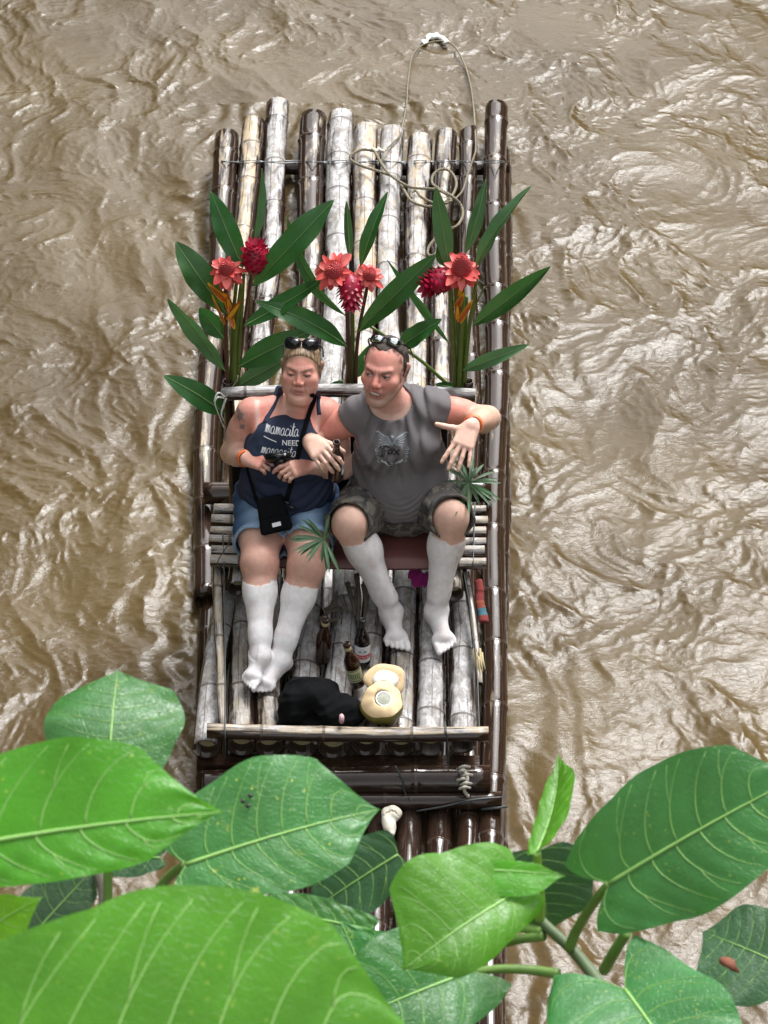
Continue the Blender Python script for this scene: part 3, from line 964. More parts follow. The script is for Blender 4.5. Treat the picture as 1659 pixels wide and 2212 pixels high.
def man():
    shR, shL = at(777, 893, 1.145), at(938, 882, 1.16)
    elR, elL = at(670, 955, .98), at(1054, 903, 1.075)
    wrR, wrL = at(671, 954, 1.12), at(1019, 919, 1.195)
    hipR, hipL = v3(-.03, .12, .70), v3(.155, .12, .70)
    knR, knL = at(757, 1128, .825), at(973, 1115, .835)
    anR, anL = at(845, 1322, .425), at(943, 1318, .425)
    toR, toL = at(862, 1404, .35), at(966, 1407, .35)
    hc = at(831, 800, 1.36)
    yaw = R(20); pit = R(15)
    Fd = unit(v3(-math.sin(yaw) * math.cos(pit), -math.cos(yaw) * math.cos(pit), math.sin(pit)))
    U = unit(v3(-.03, .0, 1.0) - Fd * np.dot(Fd, v3(-.03, 0, 1.0)))
    X = np.cross(U, Fd) * -1.0
    X = unit(np.cross(Fd, U))
    if X[0] < 0: X = -X
    s = 1.06
    torso = Sdf()
    torso.ell((.063, .13, .70), (.175, .125, .115), .03)
    torso.ell((.063, .035, .85), (.168, .150, .165), .05)
    torso.ell((.056, .055, 1.03), (.168, .118, .155), .05)
    torso.cone(shR, shL, .062, .062, .05)
    nb = at(846, 868, 1.19)
    torso.cone(shR + v3(.03, 0, .015), nb + v3(0, .02, 0), .045, .058, .04)
    torso.cone(shL + v3(-.03, 0, .015), nb + v3(0, .02, 0), .045, .058, .04)
    torso.ell((-.02, -.03, 1.04), (.075, .06, .06), .05)
    torso.ell((.13, -.02, 1.05), (.075, .06, .06), .05)
    neck = hc - U * .075 - Fd * .022
    b = Sdf()
    b.group(torso, .02)
    b.cone(nb, neck, .058, .053, .03)
    for q, (sh, el, wr) in enumerate(((shR, elR, wrR), (shL, elL, wrL))):
        a = Sdf()
        a.cone(sh, sh + (el - sh) * .5, .061, .052, .03)
        a.cone(sh + (el - sh) * .4, el, .051, .042, .03)
        a.cone(el, el + (wr - el) * .35, .043, .044, .03)
        a.cone(el + (wr - el) * .3, wr, .043, .029, .03, )
        b.group(a, .03)
    # right hand round the bottle, left hand hanging with spread fingers
    W = wrR
    hand(b, W, v3(.42, -.85, .12), v3(.55, -.1, -.83), ((.45, .6, .45), (.5, .65, .45), (.55, .65, .45), (.6, .65, .45)), right=True, thumb=((.55, .75, .5), (.15, .25)), s=1.06)
    wdir = at(1003, 955, 1.165) - wrL
    tipsL = hand(b, wrL + unit(wdir) * .0, wdir, v3(.12, .80, -.60), ((.12, .12, .08), (.15, .15, .1), (.16, .15, .1), (.10, .12, .1)), spread=(.20, .06, -.10, -.28), thumb=((.95, .15, .15), (-.05, .0)), s=1.06)
    for q, (hp, kn, an, to, sd) in enumerate(((hipR, knR, anR, toR, v3(1, 0, 0)), (hipL, knL, anL, toL, v3(-1, 0, 0)))):
        g = Sdf()
        g.cone(hp, kn, .096, .067, .03)
        g.ell(kn + v3(0, -.012, .002), (.058, .058, .062), .03)
        g.cone(kn + v3(0, 0, -.02), kn + (an - kn) * .34 + v3(0, .015, 0), .064, .066, .03)
        g.cone(kn + (an - kn) * .32 + v3(0, .018, 0), kn + (an - kn) * .80, .064, .041, .03)
        g.cone(kn + (an - kn) * .75, an, .042, .038, .02)
        g.cone(kn + v3(0, -.035, -.05), an + v3(0, -.012, .08), .026, .024, .03)
        foot(g, an, to, sd, 1.04)
        b.group(g, .012)
    w = head(b, hc, X, Fd, U, s, True)
    V, F = b.mesh(.0046)
    col = np.tile(SKIN, (len(V), 1))
    for (sh, el, wr) in ((shR, elR, wrR), (shL, elL, wrL)):
        d, t = segdist(V, sh, el)
        near = (d < .085)
        f = near * sstep(t, .02, .14) * (1 - sstep(t, .45, .95))
        col = lerp(col, BURN * 1.02, .75 * f)
        d, t = segdist(V, el, wr)
        f = (d < .07) * sstep(t, .0, .3)
        col = lerp(col, (.55, .335, .23), .5 * f * (1 - sstep(t, .9, 1.0)))
    q = local(V, hc, X, Fd, U, s)
    onhead = (np.abs(q[0]) < .11) & (np.abs(q[1]) < .14) & (q[2] > -.13)
    col = np.where(onhead[:, None], lerp(col, (.72, .36, .295), np.full(len(V), .8)), col)
    nd, nt_ = segdist(V, nb, neck)
    col = lerp(col, (.62, .30, .24), .6 * (nd < .075) * (~onhead))
    col = face_colors(V, col, q, True)
    # white clay from below the knees to the toes, with a ragged top edge
    # thin hair fading into the skin at the hairline
    fade = onhead * sstep(q[2], .080, .092) * (1 - sstep(q[1], .058, .075)) + onhead * (np.abs(q[0]) > .052) * (q[2] > -.03) * (q[2] < .08) * (1 - sstep(q[1], .018, .040)) * (q[1] > -.02)
    col = lerp(col, (.085, .06, .05), .75 * np.clip(fade, 0, 1) * sstep(smooth_noise(V[:, 0], V[:, 1], V[:, 2], 260, 31), -.6, .5))
    rough = np.where(onhead, .36, .45)
    for (kn, an, e) in ((knR, anR, 1), (knL, anL, -1)):
        d, t = segdist(V, kn, an)
        ang = np.arctan2(V[:, 1] - kn[1], V[:, 0] - kn[0])
        edge = kn[2] - .080 + .010 * smooth_noise(V[:, 0], V[:, 1], 0 * V[:, 2], 55, 51 + e) + .004 * smooth_noise(V[:, 0], V[:, 1], 0 * V[:, 2], 170, 61 + e) + .16 * e * (V[:, 0] - kn[0]) + (.02 if e > 0 else 0)
        foot_ = (V[:, 2] < an[2] + .05)
        near = (d < .12) | (foot_ & (np.abs(V[:, 0] - an[0]) < .10))
        sm = near & (V[:, 2] < edge)
        blot = smooth_noise(V[:, 0], V[:, 1], V[:, 2] * .45, 60, 5)
        pcol = lerp(np.tile(PAINT * v3(.94, .93, .93), (len(V), 1)), (.62, .55, .54), .7 * sstep(blot, .15, .9))
        pcol = lerp(pcol, (.60, .40, .36), .5 * sstep(smooth_noise(V[:, 0], V[:, 1], V[:, 2] * .5, 130, 9), .85, 1.2))
        col = np.where(sm[:, None], pcol, col)
        rough = np.where(sm, .75, rough)
        lift = .0025 * sm
        n = V - (kn + np.clip(((V - kn) @ (an - kn)) / ((an - kn) @ (an - kn)), 0, 1)[:, None] * (an - kn))
        V = V + n / np.maximum(np.linalg.norm(n, axis=1), 1e-6)[:, None] * (lift * (1 + .6 * blot))[:, None]
    body = skin_obj('person', V, F, col, rough, loc=(.063, .13, .60))
    tag(body, 'man in a grey sleeveless shirt and camouflage shorts, white clay on his lower legs', 'man', 'people on the bench')

    # ---- shirt
    sh = Sdf()
    sh.ell((.063, .085, .765), (.203, .162, .13), .04)
    sh.ell((.063, .03, .785), (.184, .160, .105), .04)
    sh.ell((.063, .06, .90), (.196, .145, .15), .05)
    sh.ell((.063, .020, .845), (.176, .164, .165), .06)
    sh.ell((.056, .045, 1.02), (.181, .134, .165), .05)
    sh.ell((.063, -.045, .765), (.11, .075, .075), .05)
    sh.cone(shR, shL, .075, .076, .05)
    sh.cone(shR + v3(.03, 0, .018), nb + v3(0, .02, -.004), .055, .066, .04)
    sh.cone(shL + v3(-.03, 0, .018), nb + v3(0, .02, -.004), .055, .066, .04)
    sh.ell((-.02, -.035, 1.04), (.085, .068, .07), .05)
    sh.ell((.13, -.025, 1.05), (.085, .068, .07), .05)
    eR, eL = unit(elR - shR), unit(elL - shL)
    sh.cone(shR, shR + eR * .10, .073, .071, .03)
    sh.cone(shL, shL + eL * .09, .074, .076, .03)
    def shirt_post(f, x, y, z):
        # folds: from the right shoulder down the chest, U-shaped drapes over the belly
        n = smooth_noise(x, y, z, 9, 3)
        u = x - .05
        fall = np.sin((u * 62 + (z - 1.1) * 22 * np.sign(u) + 2.4 * n)) * sstep(z, .90, 1.0) * (1 - sstep(np.abs(u), .10, .16))
        drape = np.sin((z + 1.1 * u * u * 4 * -1) * 120 + 2.5 * n) * (1 - sstep(z, .80, .97)) * sstep(.2 - np.abs(u), 0, .05)
        diag = np.sin((u * .8 + z) * 75 + 3.0 * n) * (1 - np.abs(n)) * .5
        f = f - .0150 * (np.abs(fall) ** .8 - .5) - .0090 * (np.abs(drape) ** .8 - .45) * (1 - sstep(z, .80, .97)) * np.clip(.5 + .8 * smooth_noise(x, y, z, 20, 77), 0, 1.3) - .0090 * diag
        def cut(d): return np.maximum(f, d)
        # hem, neck opening and cut-off sleeves
        hem = (.752 + .05 * sstep(np.abs(u), .06, .18) + .006 * np.sin(u * 60)) - z
        f = cut(hem)
        c = nb + v3(-.006, -.046, .036)
        k = np.sqrt(((x - c[0]) / 1.02) ** 2 + ((y - c[1]) / 1.0) ** 2 + ((z - c[2]) / .85) ** 2) - .083
        f = cut(-k)
        for (s0, e, L) in ((shR, eR, .055), (shL, eL, .038)):
            q_ = np.sign(s0[0] - .06)
            near = ((x - s0[0]) * q_ > -.035) & (z > s0[2] - .14)
            f = cut(np.where(near, (x - s0[0]) * e[0] + (y - s0[1]) * e[1] + (z - s0[2]) * e[2] - L, -1))
        return f
    Vs, Fs = sh.mesh(.005, shirt_post)
    g = G('grey_cotton')
    p = g.pos()
    f1 = g.noise(p, 14, 4, .6)
    weave = g.noise(p, 700, 2, .5)
    c = g.mix(f1, (.125, .114, .119), (.172, .158, .163))
    g.bsdf(c, .9, g.bump(g.math('ADD', weave, g.math('MULTIPLY', f1, 1.5)), .3, .002))
    shirt = obj('sleeveless_shirt', Vs, Fs, g.m, body)
    # seams: collar band and sleeve hems
    # ---- shorts
    so_ = Sdf()
    so_.ell((.063, .13, .70), (.192, .142, .122), .03)
    so_.ell((.063, .055, .715), (.195, .150, .10), .04)
    so_.ell((.063, .0, .685), (.13, .10, .075), .04)
    ends = []
    for hp, kn in ((hipR, knR), (hipL, knL)):
        so_.cone(hp, hp + (kn - hp) * 1.12, .118, .092, .05)
    def shorts_post(f, x, y, z):
        n = smooth_noise(x, y, z, 14, 8)
        f = f - .004 * np.sin(y * 60 + z * 40 + 3 * n) - .003 * np.sin(x * 70 + 2 * n + z * 30)
        for hp, kn in ((hipR, knR), (hipL, knL)):
            e = unit(kn - hp); L = np.linalg.norm(kn - hp)
            d = (x - hp[0]) * e[0] + (y - hp[1]) * e[1] + (z - hp[2]) * e[2] - (L + .026 + .008 * np.sin(40 * z))
            side = (x - .063) * np.sign(kn[0] - .063)
            near = np.where(side > -.01, d, -1.0)
            f = np.maximum(f, near)
            # open leg: hollow around the thigh near the hem
            px, py, pz = x - hp[0], y - hp[1], z - hp[2]
            t = np.clip((px * e[0] + py * e[1] + pz * e[2]) / L, 0, 1.35)
            rr = np.sqrt((px - t * L * e[0]) ** 2 + (py - t * L * e[1]) ** 2 + (pz - t * L * e[2]) ** 2)
            hole = np.maximum(rr - (.082 - .0 * t), .90 - t)
            f = np.maximum(f, -hole)
        return f
    Vh, Fh = so_.mesh(.005, shorts_post)
    g = G('camouflage_cloth')
    p = g.pos()
    a = g.noise(p, 17, 2, .5, .8)
    b2 = g.noise(g.vscale(p, (1, 1, 1.2)), 23, 2, .5, 1.2)
    c3 = g.noise(g.vscale(p, (1.3, 1, 1)), 30, 2, .5, .8)
    c = g.mix(g.rng(a, .485, .50), (.066, .062, .056), (.135, .122, .100))
    c = g.mix(g.rng(b2, .57, .585), c, (.038, .036, .040))
    c = g.mix(g.rng(c3, .63, .645), c, (.165, .145, .115))
    g.bsdf(c, .9, g.bump(g.noise(p, 600, 2), .3, .002))
    obj('camouflage_shorts', Vh, Fh, g.m, body)

    # ---- hair: short, dark, receding at the temples
    hr = Sdf()
    M = np.stack([X, Fd, U], 1)
    hr.ell(w(0, -.018, .032), v3(.0768, .0968, .0895) * s, .01, M)
    for q_ in (-1, 1):
        hr.cone(w(q_ * .070, .002, .03), w(q_ * .072, .004, -.018), .008 * s, .005 * s, .012)
    def hair_post(f, x, y, z):
        lx = ((x - hc[0]) * X[0] + (y - hc[1]) * X[1] + (z - hc[2]) * X[2]) / s
        ly = ((x - hc[0]) * Fd[0] + (y - hc[1]) * Fd[1] + (z - hc[2]) * Fd[2]) / s
        lz = ((x - hc[0]) * U[0] + (y - hc[1]) * U[1] + (z - hc[2]) * U[2]) / s
        n = smooth_noise(x, y, z, 160, 4) * .002 + smooth_noise(x, y, z, 60, 6) * .0015
        f = f + n
        front = ly - (.041 - .70 * np.maximum(0, np.abs(lx) - .016) + .008 * np.exp(-(lx / .02) ** 2)) + .004 * smooth_noise(x, y, z, 120, 5)
        front = np.where(lz < .045, np.maximum(front, ly - .012), front)
        low = np.where(ly < -.03, -.06 - lz, np.where(np.abs(lx) > .05, np.where(ly > -.008, -.022 - lz, .012 - lz), .02 - lz))
        return np.maximum(np.maximum(f, front), low)
    Vr, Fr = hr.mesh(.0034, hair_post)
    g = G('dark_hair')
    p = g.pos()
    st = g.noise(g.vscale(p, (1, .35, 1)), 230, 3, .6)
    g.bsdf(g.mix(st, (.018, .014, .012), (.10, .078, .066)), .7, g.bump(st, .7, .003), **{'Specular IOR Level': .2})
    obj('hair', Vr, Fr, g.m, body)

    # ---- wristband, ring
    d = unit(wrL - elL)
    tube_ring('wristband', wrL - d * .022, d, .0355, .022, .003, M_BAND, body)
    return dict(body=body, shirt=shirt, hc=hc, X=X, Fd=Fd, U=U, w=w, s=s, elL=elL, wrL=wrL, wrR=wrR, tipsL=tipsL, Vs=Vs, Fs=Fs)
MAN = man()
# ------------------------------------------------------------------ the woman
def woman():
    shR, shL = at(540, 893, 1.10), at(707, 893, 1.10)
    elR, elL = at(502, 978, .90), at(742, 1010, .89)
    wrR, wrL = at(532, 991, 1.00), at(664, 1008, 1.0)
    hipR, hipL = v3(-.485, .09, .70), v3(-.30, .09, .70)
    knR, knL = at(561, 1215, .67), at(662, 1222, .67)
    anR, anL = at(563, 1416, .44), at(604, 1424, .40)
    toR, toL = at(536, 1481, .385), at(562, 1494, .345)
    hc = at(651, 799, 1.325)
    yaw, pit = R(5), R(17)
    Fd = unit(v3(-math.sin(yaw) * math.cos(pit), -math.cos(yaw) * math.cos(pit), math.sin(pit)))
    U = unit(v3(.02, 0, 1.0) - Fd * np.dot(Fd, v3(.02, 0, 1.0)))
    X = unit(np.cross(Fd, U))
    s = .955
    torso = Sdf()
    cx = -.383
    torso.ell((cx - .005, .09, .70), (.200, .142, .122), .03)
    torso.ell((cx - .003, .035, .83), (.172, .142, .14), .05)
    torso.ell((cx, .065, .98), (.155, .115, .15), .05)
    torso.ell((cx - .072, -.015, .985), (.078, .075, .078), .04)
    torso.ell((cx + .072, -.015, .985), (.078, .075, .078), .04)
    torso.cone(shR + v3(.02, 0, 0), shL - v3(.02, 0, 0), .055, .055, .05)
    nb = at(646, 872, 1.13)
    torso.cone(shR + v3(.03, 0, .008), nb + v3(0, .025, -.01), .042, .05, .04)
    torso.cone(shL + v3(-.03, 0, .008), nb + v3(0, .025, -.01), .042, .05, .04)
    torso.ell((cx, .03, 1.075), (.12, .07, .06), .04)
    neck = hc - U * .075 - Fd * .02
    b = Sdf()
    b.group(torso, .02)
    b.cone(nb, neck, .050, .047, .03)
    for sh, el, wr in ((shR, elR, wrR), (shL, elL, wrL)):
        a = Sdf()
        a.cone(sh, sh + (el - sh) * .5, .056, .052, .03)
        a.cone(sh + (el - sh) * .4, el, .052, .041, .03)
        a.cone(el, el + (wr - el) * .4, .042, .040, .03)
        a.cone(el + (wr - el) * .35, wr, .040, .026, .03)
        b.group(a, .03)
    camc = at(601, 989, 1.055)
    hand(b, wrR, v3(.74, -.58, .30), v3(.28, .35, -.85), ((.55, .75, .35), (.9, .95, .5), (1.0, 1.0, .6), (1.0, 1.0, .6)), right=True, thumb=((.15, .95, .55), (.12, .25)), s=.92)
    tips = hand(b, wrL, v3(-.66, -.62, .34), v3(-.26, .35, -.85), ((.5, .8, .4), (.85, .95, .5), (1.0, 1.0, .6), (1.0, 1.0, .6)), thumb=((.15, .95, .55), (.12, .25)), s=.92) if False else None
    # left hand: mirror of the right one, thumb side up
    D = unit(v3(-.66, -.62, .34)); N = v3(-.26, .35, -.85); N = unit(N - D * np.dot(D, N))
    hm = Sdf()
    mirror_hand(hm, wrL, D, N, np.cross(N, D), ((.55, .75, .35), (.9, .95, .5), (1.0, 1.0, .6), (1.0, 1.0, .6)), .92)
    b.group(hm, .012)
    legs = []
    for i, (hp, kn, an, to, sd) in enumerate(((hipR, knR, anR, toR, v3(1, 0, 0)), (hipL, knL, anL, toL, v3(-1, 0, 0)))):
        g = Sdf()
        g.cone(hp, hp + (kn - hp) * .55, .100, .091, .03)
        g.cone(hp + (kn - hp) * .5, kn, .091, .069, .03)
        g.ell(kn + v3(0, -.006, .008), (.066, .058, .064), .03)
        g.cone(kn + v3(0, 0, -.015), kn + (an - kn) * .32 + v3(0, .010, -.012), .065, .062, .03)
        g.cone(kn + (an - kn) * .30 + v3(0, .010, -.012), kn + (an - kn) * .80, .061, .041, .03)
        g.cone(kn + (an - kn) * .75, an, .044, .037, .02)
        foot(g, an, to, sd, .82)
        b.group(g, .010)
    w = head(b, hc, X, Fd, U, s, False)
    V, F = b.mesh(.0046)
    col = np.tile(v3(.65, .415, .325), (len(V), 1))
    x, y, z = V.T
    # sunburnt shoulders and chest with pale strap lines
    upper = sstep(z, .98, 1.05) * (np.abs(x - cx) < .36) * (y < .3)
    for sh, el, q in ((shR, elR, 1), (shL, elL, -1)):
        d, t = segdist(V, sh, el)
        col = lerp(col, (.66, .31, .25), .75 * (d < .09) * (1 - sstep(t, .1, .8)))
        f = upper * np.exp(-((x - (sh[0] + .055 * q)) / .07) ** 2)
        col = lerp(col, BURN * v3(1.02, 1.05, 1.05), .9 * f)
        line = sh[0] + q * (.040 + .10 * (1.06 - z) * 1.0)
        f = np.exp(-((x - line) / .010) ** 4) * sstep(z, .97, 1.0) * (y < .12)
        col = lerp(col, (.72, .47, .40), .9 * f * (d < .2))
    q = local(V, hc, X, Fd, U, s)
    onhead = (np.abs(q[0]) < .11) & (np.abs(q[1]) < .14) & (q[2] > -.13)
    col = np.where(onhead[:, None], lerp(col, (.67, .375, .30), np.full(len(V), .8)), col)
    col = face_colors(V, col, q, False)
    # small tattoo on the upper arm
    tp = at(522, 882, 1.10)
    tn = smooth_noise(x, y, z, 90, 12)
    tu, tz = x - tp[0] - .10 * (tp[2] - z), z - tp[2]
    td = np.maximum(np.abs(tu) / (.012 + .004 * np.sin(tz * 260)), np.abs(tz) / .036)
    col = lerp(col, (.16, .17, .17), .8 * (td < 1) * sstep(tn, -.5, .1) * (np.abs(y - tp[1]) < .15))
    # knees a little redder, thighs pinker
    for kn in (knR, knL):
        col = lerp(col, (.66, .33, .27), .7 * np.exp(-(np.linalg.norm(V - kn, axis=1) / .10) ** 2))
    hl = q[1] - (.068 - 7.5 * np.maximum(0, np.abs(q[0]) - .006) ** 2)
    hf = onhead * (1 - sstep(hl, -.006, .006)) * (q[2] > .0)
    col = lerp(col, (.26, .165, .10), .75 * np.clip(hf, 0, 1))
    rough = np.where(onhead, .36, .45)
    for (kn, an, e, up) in ((knR, anR, 1, .045), (knL, anL, -1, .052)):
        d, t = segdist(V, kn, an)
        ang = np.arctan2(y - kn[1], x - kn[0])
        edge = kn[2] - up + .007 * smooth_noise(x, y, 0 * z, 60, 71 + e) + .003 * smooth_noise(x, y, 0 * z, 180, 81 + e) - (.22 * (x - kn[0]) if e < 0 else .03 * (x - kn[0])) - .5 * (y - kn[1])
        near = ((d < .12) | ((z < an[2] + .05) & (np.abs(x - an[0]) < .14))) & (y < .0)
        sm = near & (z + 0 * y < edge - .03)
        blot = smooth_noise(x, y, z * .45, 60, 15)
        pcol = lerp(np.tile(PAINT, (len(V), 1)), (.66, .60, .61), .6 * sstep(blot, .2, .9))
        pcol = lerp(pcol, (.64, .44, .40), .4 * sstep(smooth_noise(x, y, z * .5, 120, 19), 1.0, 1.3))
        col = np.where(sm[:, None], pcol, col)
        rough = np.where(sm, .75, rough)
        n = V - (kn + np.clip(((V - kn) @ (an - kn)) / ((an - kn) @ (an - kn)), 0, 1)[:, None] * (an - kn))
        V = V + n / np.maximum(np.linalg.norm(n, axis=1), 1e-6)[:, None] * (.0025 * sm * (1 + .6 * blot))[:, None]
    body = skin_obj('person', V, F, col, rough, loc=(cx, .09, .60))
    tag(body, 'woman in a navy tank top and denim shorts, white clay on her crossed lower legs', 'woman', 'people on the bench')

    # ---- tank top
    tk = Sdf()
    tk.ell((cx - .003, .085, .735), (.198, .150, .11), .03)
    tk.ell((cx - .003, .030, .825), (.184, .155, .145), .05)
    tk.ell((cx, .055, .98), (.166, .128, .15), .05)
    tk.ell((cx - .070, -.018, .985), (.088, .084, .085), .05)
    tk.ell((cx + .070, -.018, .985), (.088, .084, .085), .05)
    tk.ell((cx, .02, 1.07), (.125, .080, .075), .04)
    for sgn in (-1, 1):
        a = at(604, 838, 1.165) if sgn < 0 else at(690, 840, 1.165)
        tk.cone(v3(cx + sgn * .085, -.035, 1.06), a + v3(0, -.01, 0), .022, .017, .015)
    def top_post(f, x, y, z):
        n = smooth_noise(x, y, z, 11, 23)
        u = x - cx
        f = f - .0085 * (np.abs(np.sin((z - 1.2 * u * u) * 60 + 2.4 * n)) ** .8 - .4) * (1 - sstep(z, .86, 1.0)) - .004 * np.sin(u * 55 + z * 40 + 3 * n) * (1 - sstep(z, .9, 1.05)) - .003 * n
        f = np.maximum(f, (.735 + .02 * sstep(-u, .0, .15) + .005 * np.sin(u * 50)) - z)
        # racer-back armholes and a scooped neck
        arm = np.where(z > .985, np.abs(u) - (.100 + .62 * np.maximum(0, 1.12 - z) - .3 * np.maximum(0, z - 1.12)), -1)
        f = np.maximum(f, np.where(y < .10, arm, -1))
        f = np.maximum(f, np.where(y >= .10, np.where(z > .95, np.abs(u) - .10, -1), -1))
        c = nb + v3(0, -.040, .044)
        k = np.sqrt(((x - c[0]) / .92) ** 2 + ((y - c[1]) / 1.2) ** 2 + ((z - c[2]) / 1.0) ** 2) - .070
        f = np.maximum(f, -k)
        return f
    Vt, Ft = tk.mesh(.0048, top_post)
    g = G('navy_cotton')
    p = g.pos()
    f1 = g.noise(p, 16, 4, .6)
    c = g.mix(f1, (.012, .019, .045), (.021, .032, .070))
    g.bsdf(c, .85, g.bump(g.math('ADD', g.noise(p, 700, 2), g.math('MULTIPLY', f1, 1.5)), .3, .002))
    top = obj('tank_top', Vt, Ft, g.m, body)
    # halter straps from the top up beside the neck
    bv = BVHTree.FromPolygons([tuple(p_) for p_ in V], [tuple(int(i) for i in f) for f in F])
    bt = BVHTree.FromPolygons([tuple(p_) for p_ in Vt], [tuple(int(i) for i in f) for f in Ft])
    for (xa, ya, xb, yb) in ((574, 912, 610, 838), (690, 896, 684, 846)):
        pts = []
        for t in np.linspace(0, 1, 14):
            d_ = Vector(unit(ray(xa + (xb - xa) * t, ya + (yb - ya) * t)))
            h1, h2 = bv.ray_cast(Vector(CAM), d_), bt.ray_cast(Vector(CAM), d_)
            hs = [h for h in (h1, h2) if h[0] is not None]
            if hs: pts.append(np.array(min(hs, key=lambda h: h[3])[0]) - np.array(d_) * .003)
        pts = np.array(pts)
        for _ in range(2): pts[1:-1] = (pts[:-2] + 2 * pts[1:-1] + pts[2:]) / 4
        wv = v3(1, 0, .1) * .014
        Vs_, Fs_ = [], []
        for p_ in pts:
            Vs_ += [p_ - wv + FWD * .006, p_ + FWD * -.002, p_ + wv + FWD * .006]
        for i in range(len(pts) - 1):
            for j in range(2):
                Fs_.append((3 * i + j, 3 * i + j + 1, 3 * i + j + 4, 3 * i + j + 3))
        so2 = obj('shoulder_strap', Vs_, Fs_, g.m, top)
        so2.modifiers.new('thickness', 'SOLIDIFY').thickness = .003
    # ---- denim shorts with a paler frayed hem
    sp = Sdf()
    sp.ell((cx - .005, .09, .70), (.212, .153, .128), .03)
    for hp, kn in ((hipR, knR), (hipL, knL)):
        sp.cone(hp, hp + (kn - hp) * .80, .116, .104, .014)
    hemv = []
    def shorts_post(f, x, y, z):
        n = smooth_noise(x, y, z, 16, 28)
        f = f - .0035 * np.sin(y * 85 + z * 30 + 3 * n) - .002 * n
        for hp, kn in ((hipR, knR), (hipL, knL)):
            e = unit(kn - hp); L = np.linalg.norm(kn - hp)
            t = ((x - hp[0]) * e[0] + (y - hp[1]) * e[1] + (z - hp[2]) * e[2]) / L
            side = (x - cx) * np.sign(kn[0] - cx)
            f = np.maximum(f, np.where(side > -.01, (t - .735 - .015 * np.sin(x * 60)) * L, -1.0))
            px, py, pz = x - hp[0], y - hp[1], z - hp[2]
            rr = np.sqrt((px - t * L * e[0]) ** 2 + (py - t * L * e[1]) ** 2 + (pz - t * L * e[2]) ** 2)
            f = np.maximum(f, -np.maximum(rr - .097, .62 - t))
        return f
    Vd, Fd2 = sp.mesh(.0048, shorts_post)
    x, y, z = Vd.T
    dc = np.tile(v3(.026, .068, .165), (len(Vd), 1))
    fade = np.zeros(len(Vd))
    for hp, kn in ((hipR, knR), (hipL, knL)):
        d, t = segdist(Vd, hp + v3(0, 0, .10), kn + v3(0, 0, .10))
        side = (x - cx) * np.sign(kn[0] - cx) > -.02
        fade = np.maximum(fade, side * np.exp(-(d / .060) ** 2) * sstep(t, .18, .38))
        e = unit(kn - hp); L = np.linalg.norm(kn - hp)
        tt = ((Vd - hp) @ e) / L - .015 * np.sin(x * 60)
        hem = side * sstep(tt, .685, .700)
        seam = side * np.exp(-((tt - .672) / .010) ** 2)
        dc = lerp(dc, (.018, .045, .11), .6 * seam)
        dc = lerp(dc, (.27, .39, .54), .8 * hem)
    dc = lerp(dc, (.27, .41, .58), np.clip(fade * 1.15, 0, 1) * .95)
    g = G('denim')
    col_ = g.n('ShaderNodeVertexColor', layer_name='Col').outputs[0]
    p = g.pos()
    w1 = g.noise(g.vscale(p, (1, .5, 1)), 240, 3, .7)
    c = g.mix(1.0, col_, g.mix(w1, (.72, .72, .74), (1.25, 1.25, 1.22)), 'MULTIPLY')
    g.bsdf(c, .9, g.bump(w1, .4, .002))
    obj('denim_shorts', Vd, Fd2, g.m, body, col=dc)
    # ---- hair drawn back tight
    hr = Sdf()
    M = np.stack([X, Fd, U], 1)
    hr.ell(w(0, -.018, .032), v3(.0775, .0975, .0898) * s, .01, M)
    hr.ell(w(0, -.115, .03), v3(.035, .03, .035) * s, .02, M)
    for q_ in (-1, 1):
        hr.cone(w(q_ * .068, .010, .03), w(q_ * .072, -.012, -.03), .012 * s, .008 * s, .012)
    def hair_post(f, x, y, z):
        lx = ((x - hc[0]) * X[0] + (y - hc[1]) * X[1] + (z - hc[2]) * X[2]) / s
        ly = ((x - hc[0]) * Fd[0] + (y - hc[1]) * Fd[1] + (z - hc[2]) * Fd[2]) / s
        lz = ((x - hc[0]) * U[0] + (y - hc[1]) * U[1] + (z - hc[2]) * U[2]) / s
        f = f + .0008 * smooth_noise(x, y, z, 200, 4)
        front = ly - (.060 - 7.5 * np.maximum(0, np.abs(lx) - .006) ** 2)
        front = np.where(lz < .045, np.maximum(front, ly - .028), front)
        low = np.where(ly < -.03, -.06 - lz, np.where(np.abs(lx) > .055, np.where(ly > .0, -.030 - lz, -.04 - lz), .03 - lz))
        return np.maximum(np.maximum(f, front), low)
    Vr, Fr = hr.mesh(.0034, hair_post)
    g = G('blonde_hair')
    p = g.pos()
    st = g.noise(g.vscale(p, (1, .10, .25)), 150, 4, .65)
    g.bsdf(g.mix(g.rng(st, .3, .7), (.085, .048, .028), (.40, .275, .17)), .45, g.bump(st, .7, .003))
    obj('hair', Vr, Fr, g.m, body)
    d = unit(wrR - elR)
    tube_ring('wristband', wrR - d * .006, d, .0315, .024, .003, M_BAND, body)
    return dict(body=body, V=V, F=F, top=top, hc=hc, X=X, Fd=Fd, U=U, w=w, s=s, Vt=Vt, Ft=Ft, camc=camc, nb=nb, cx=cx)

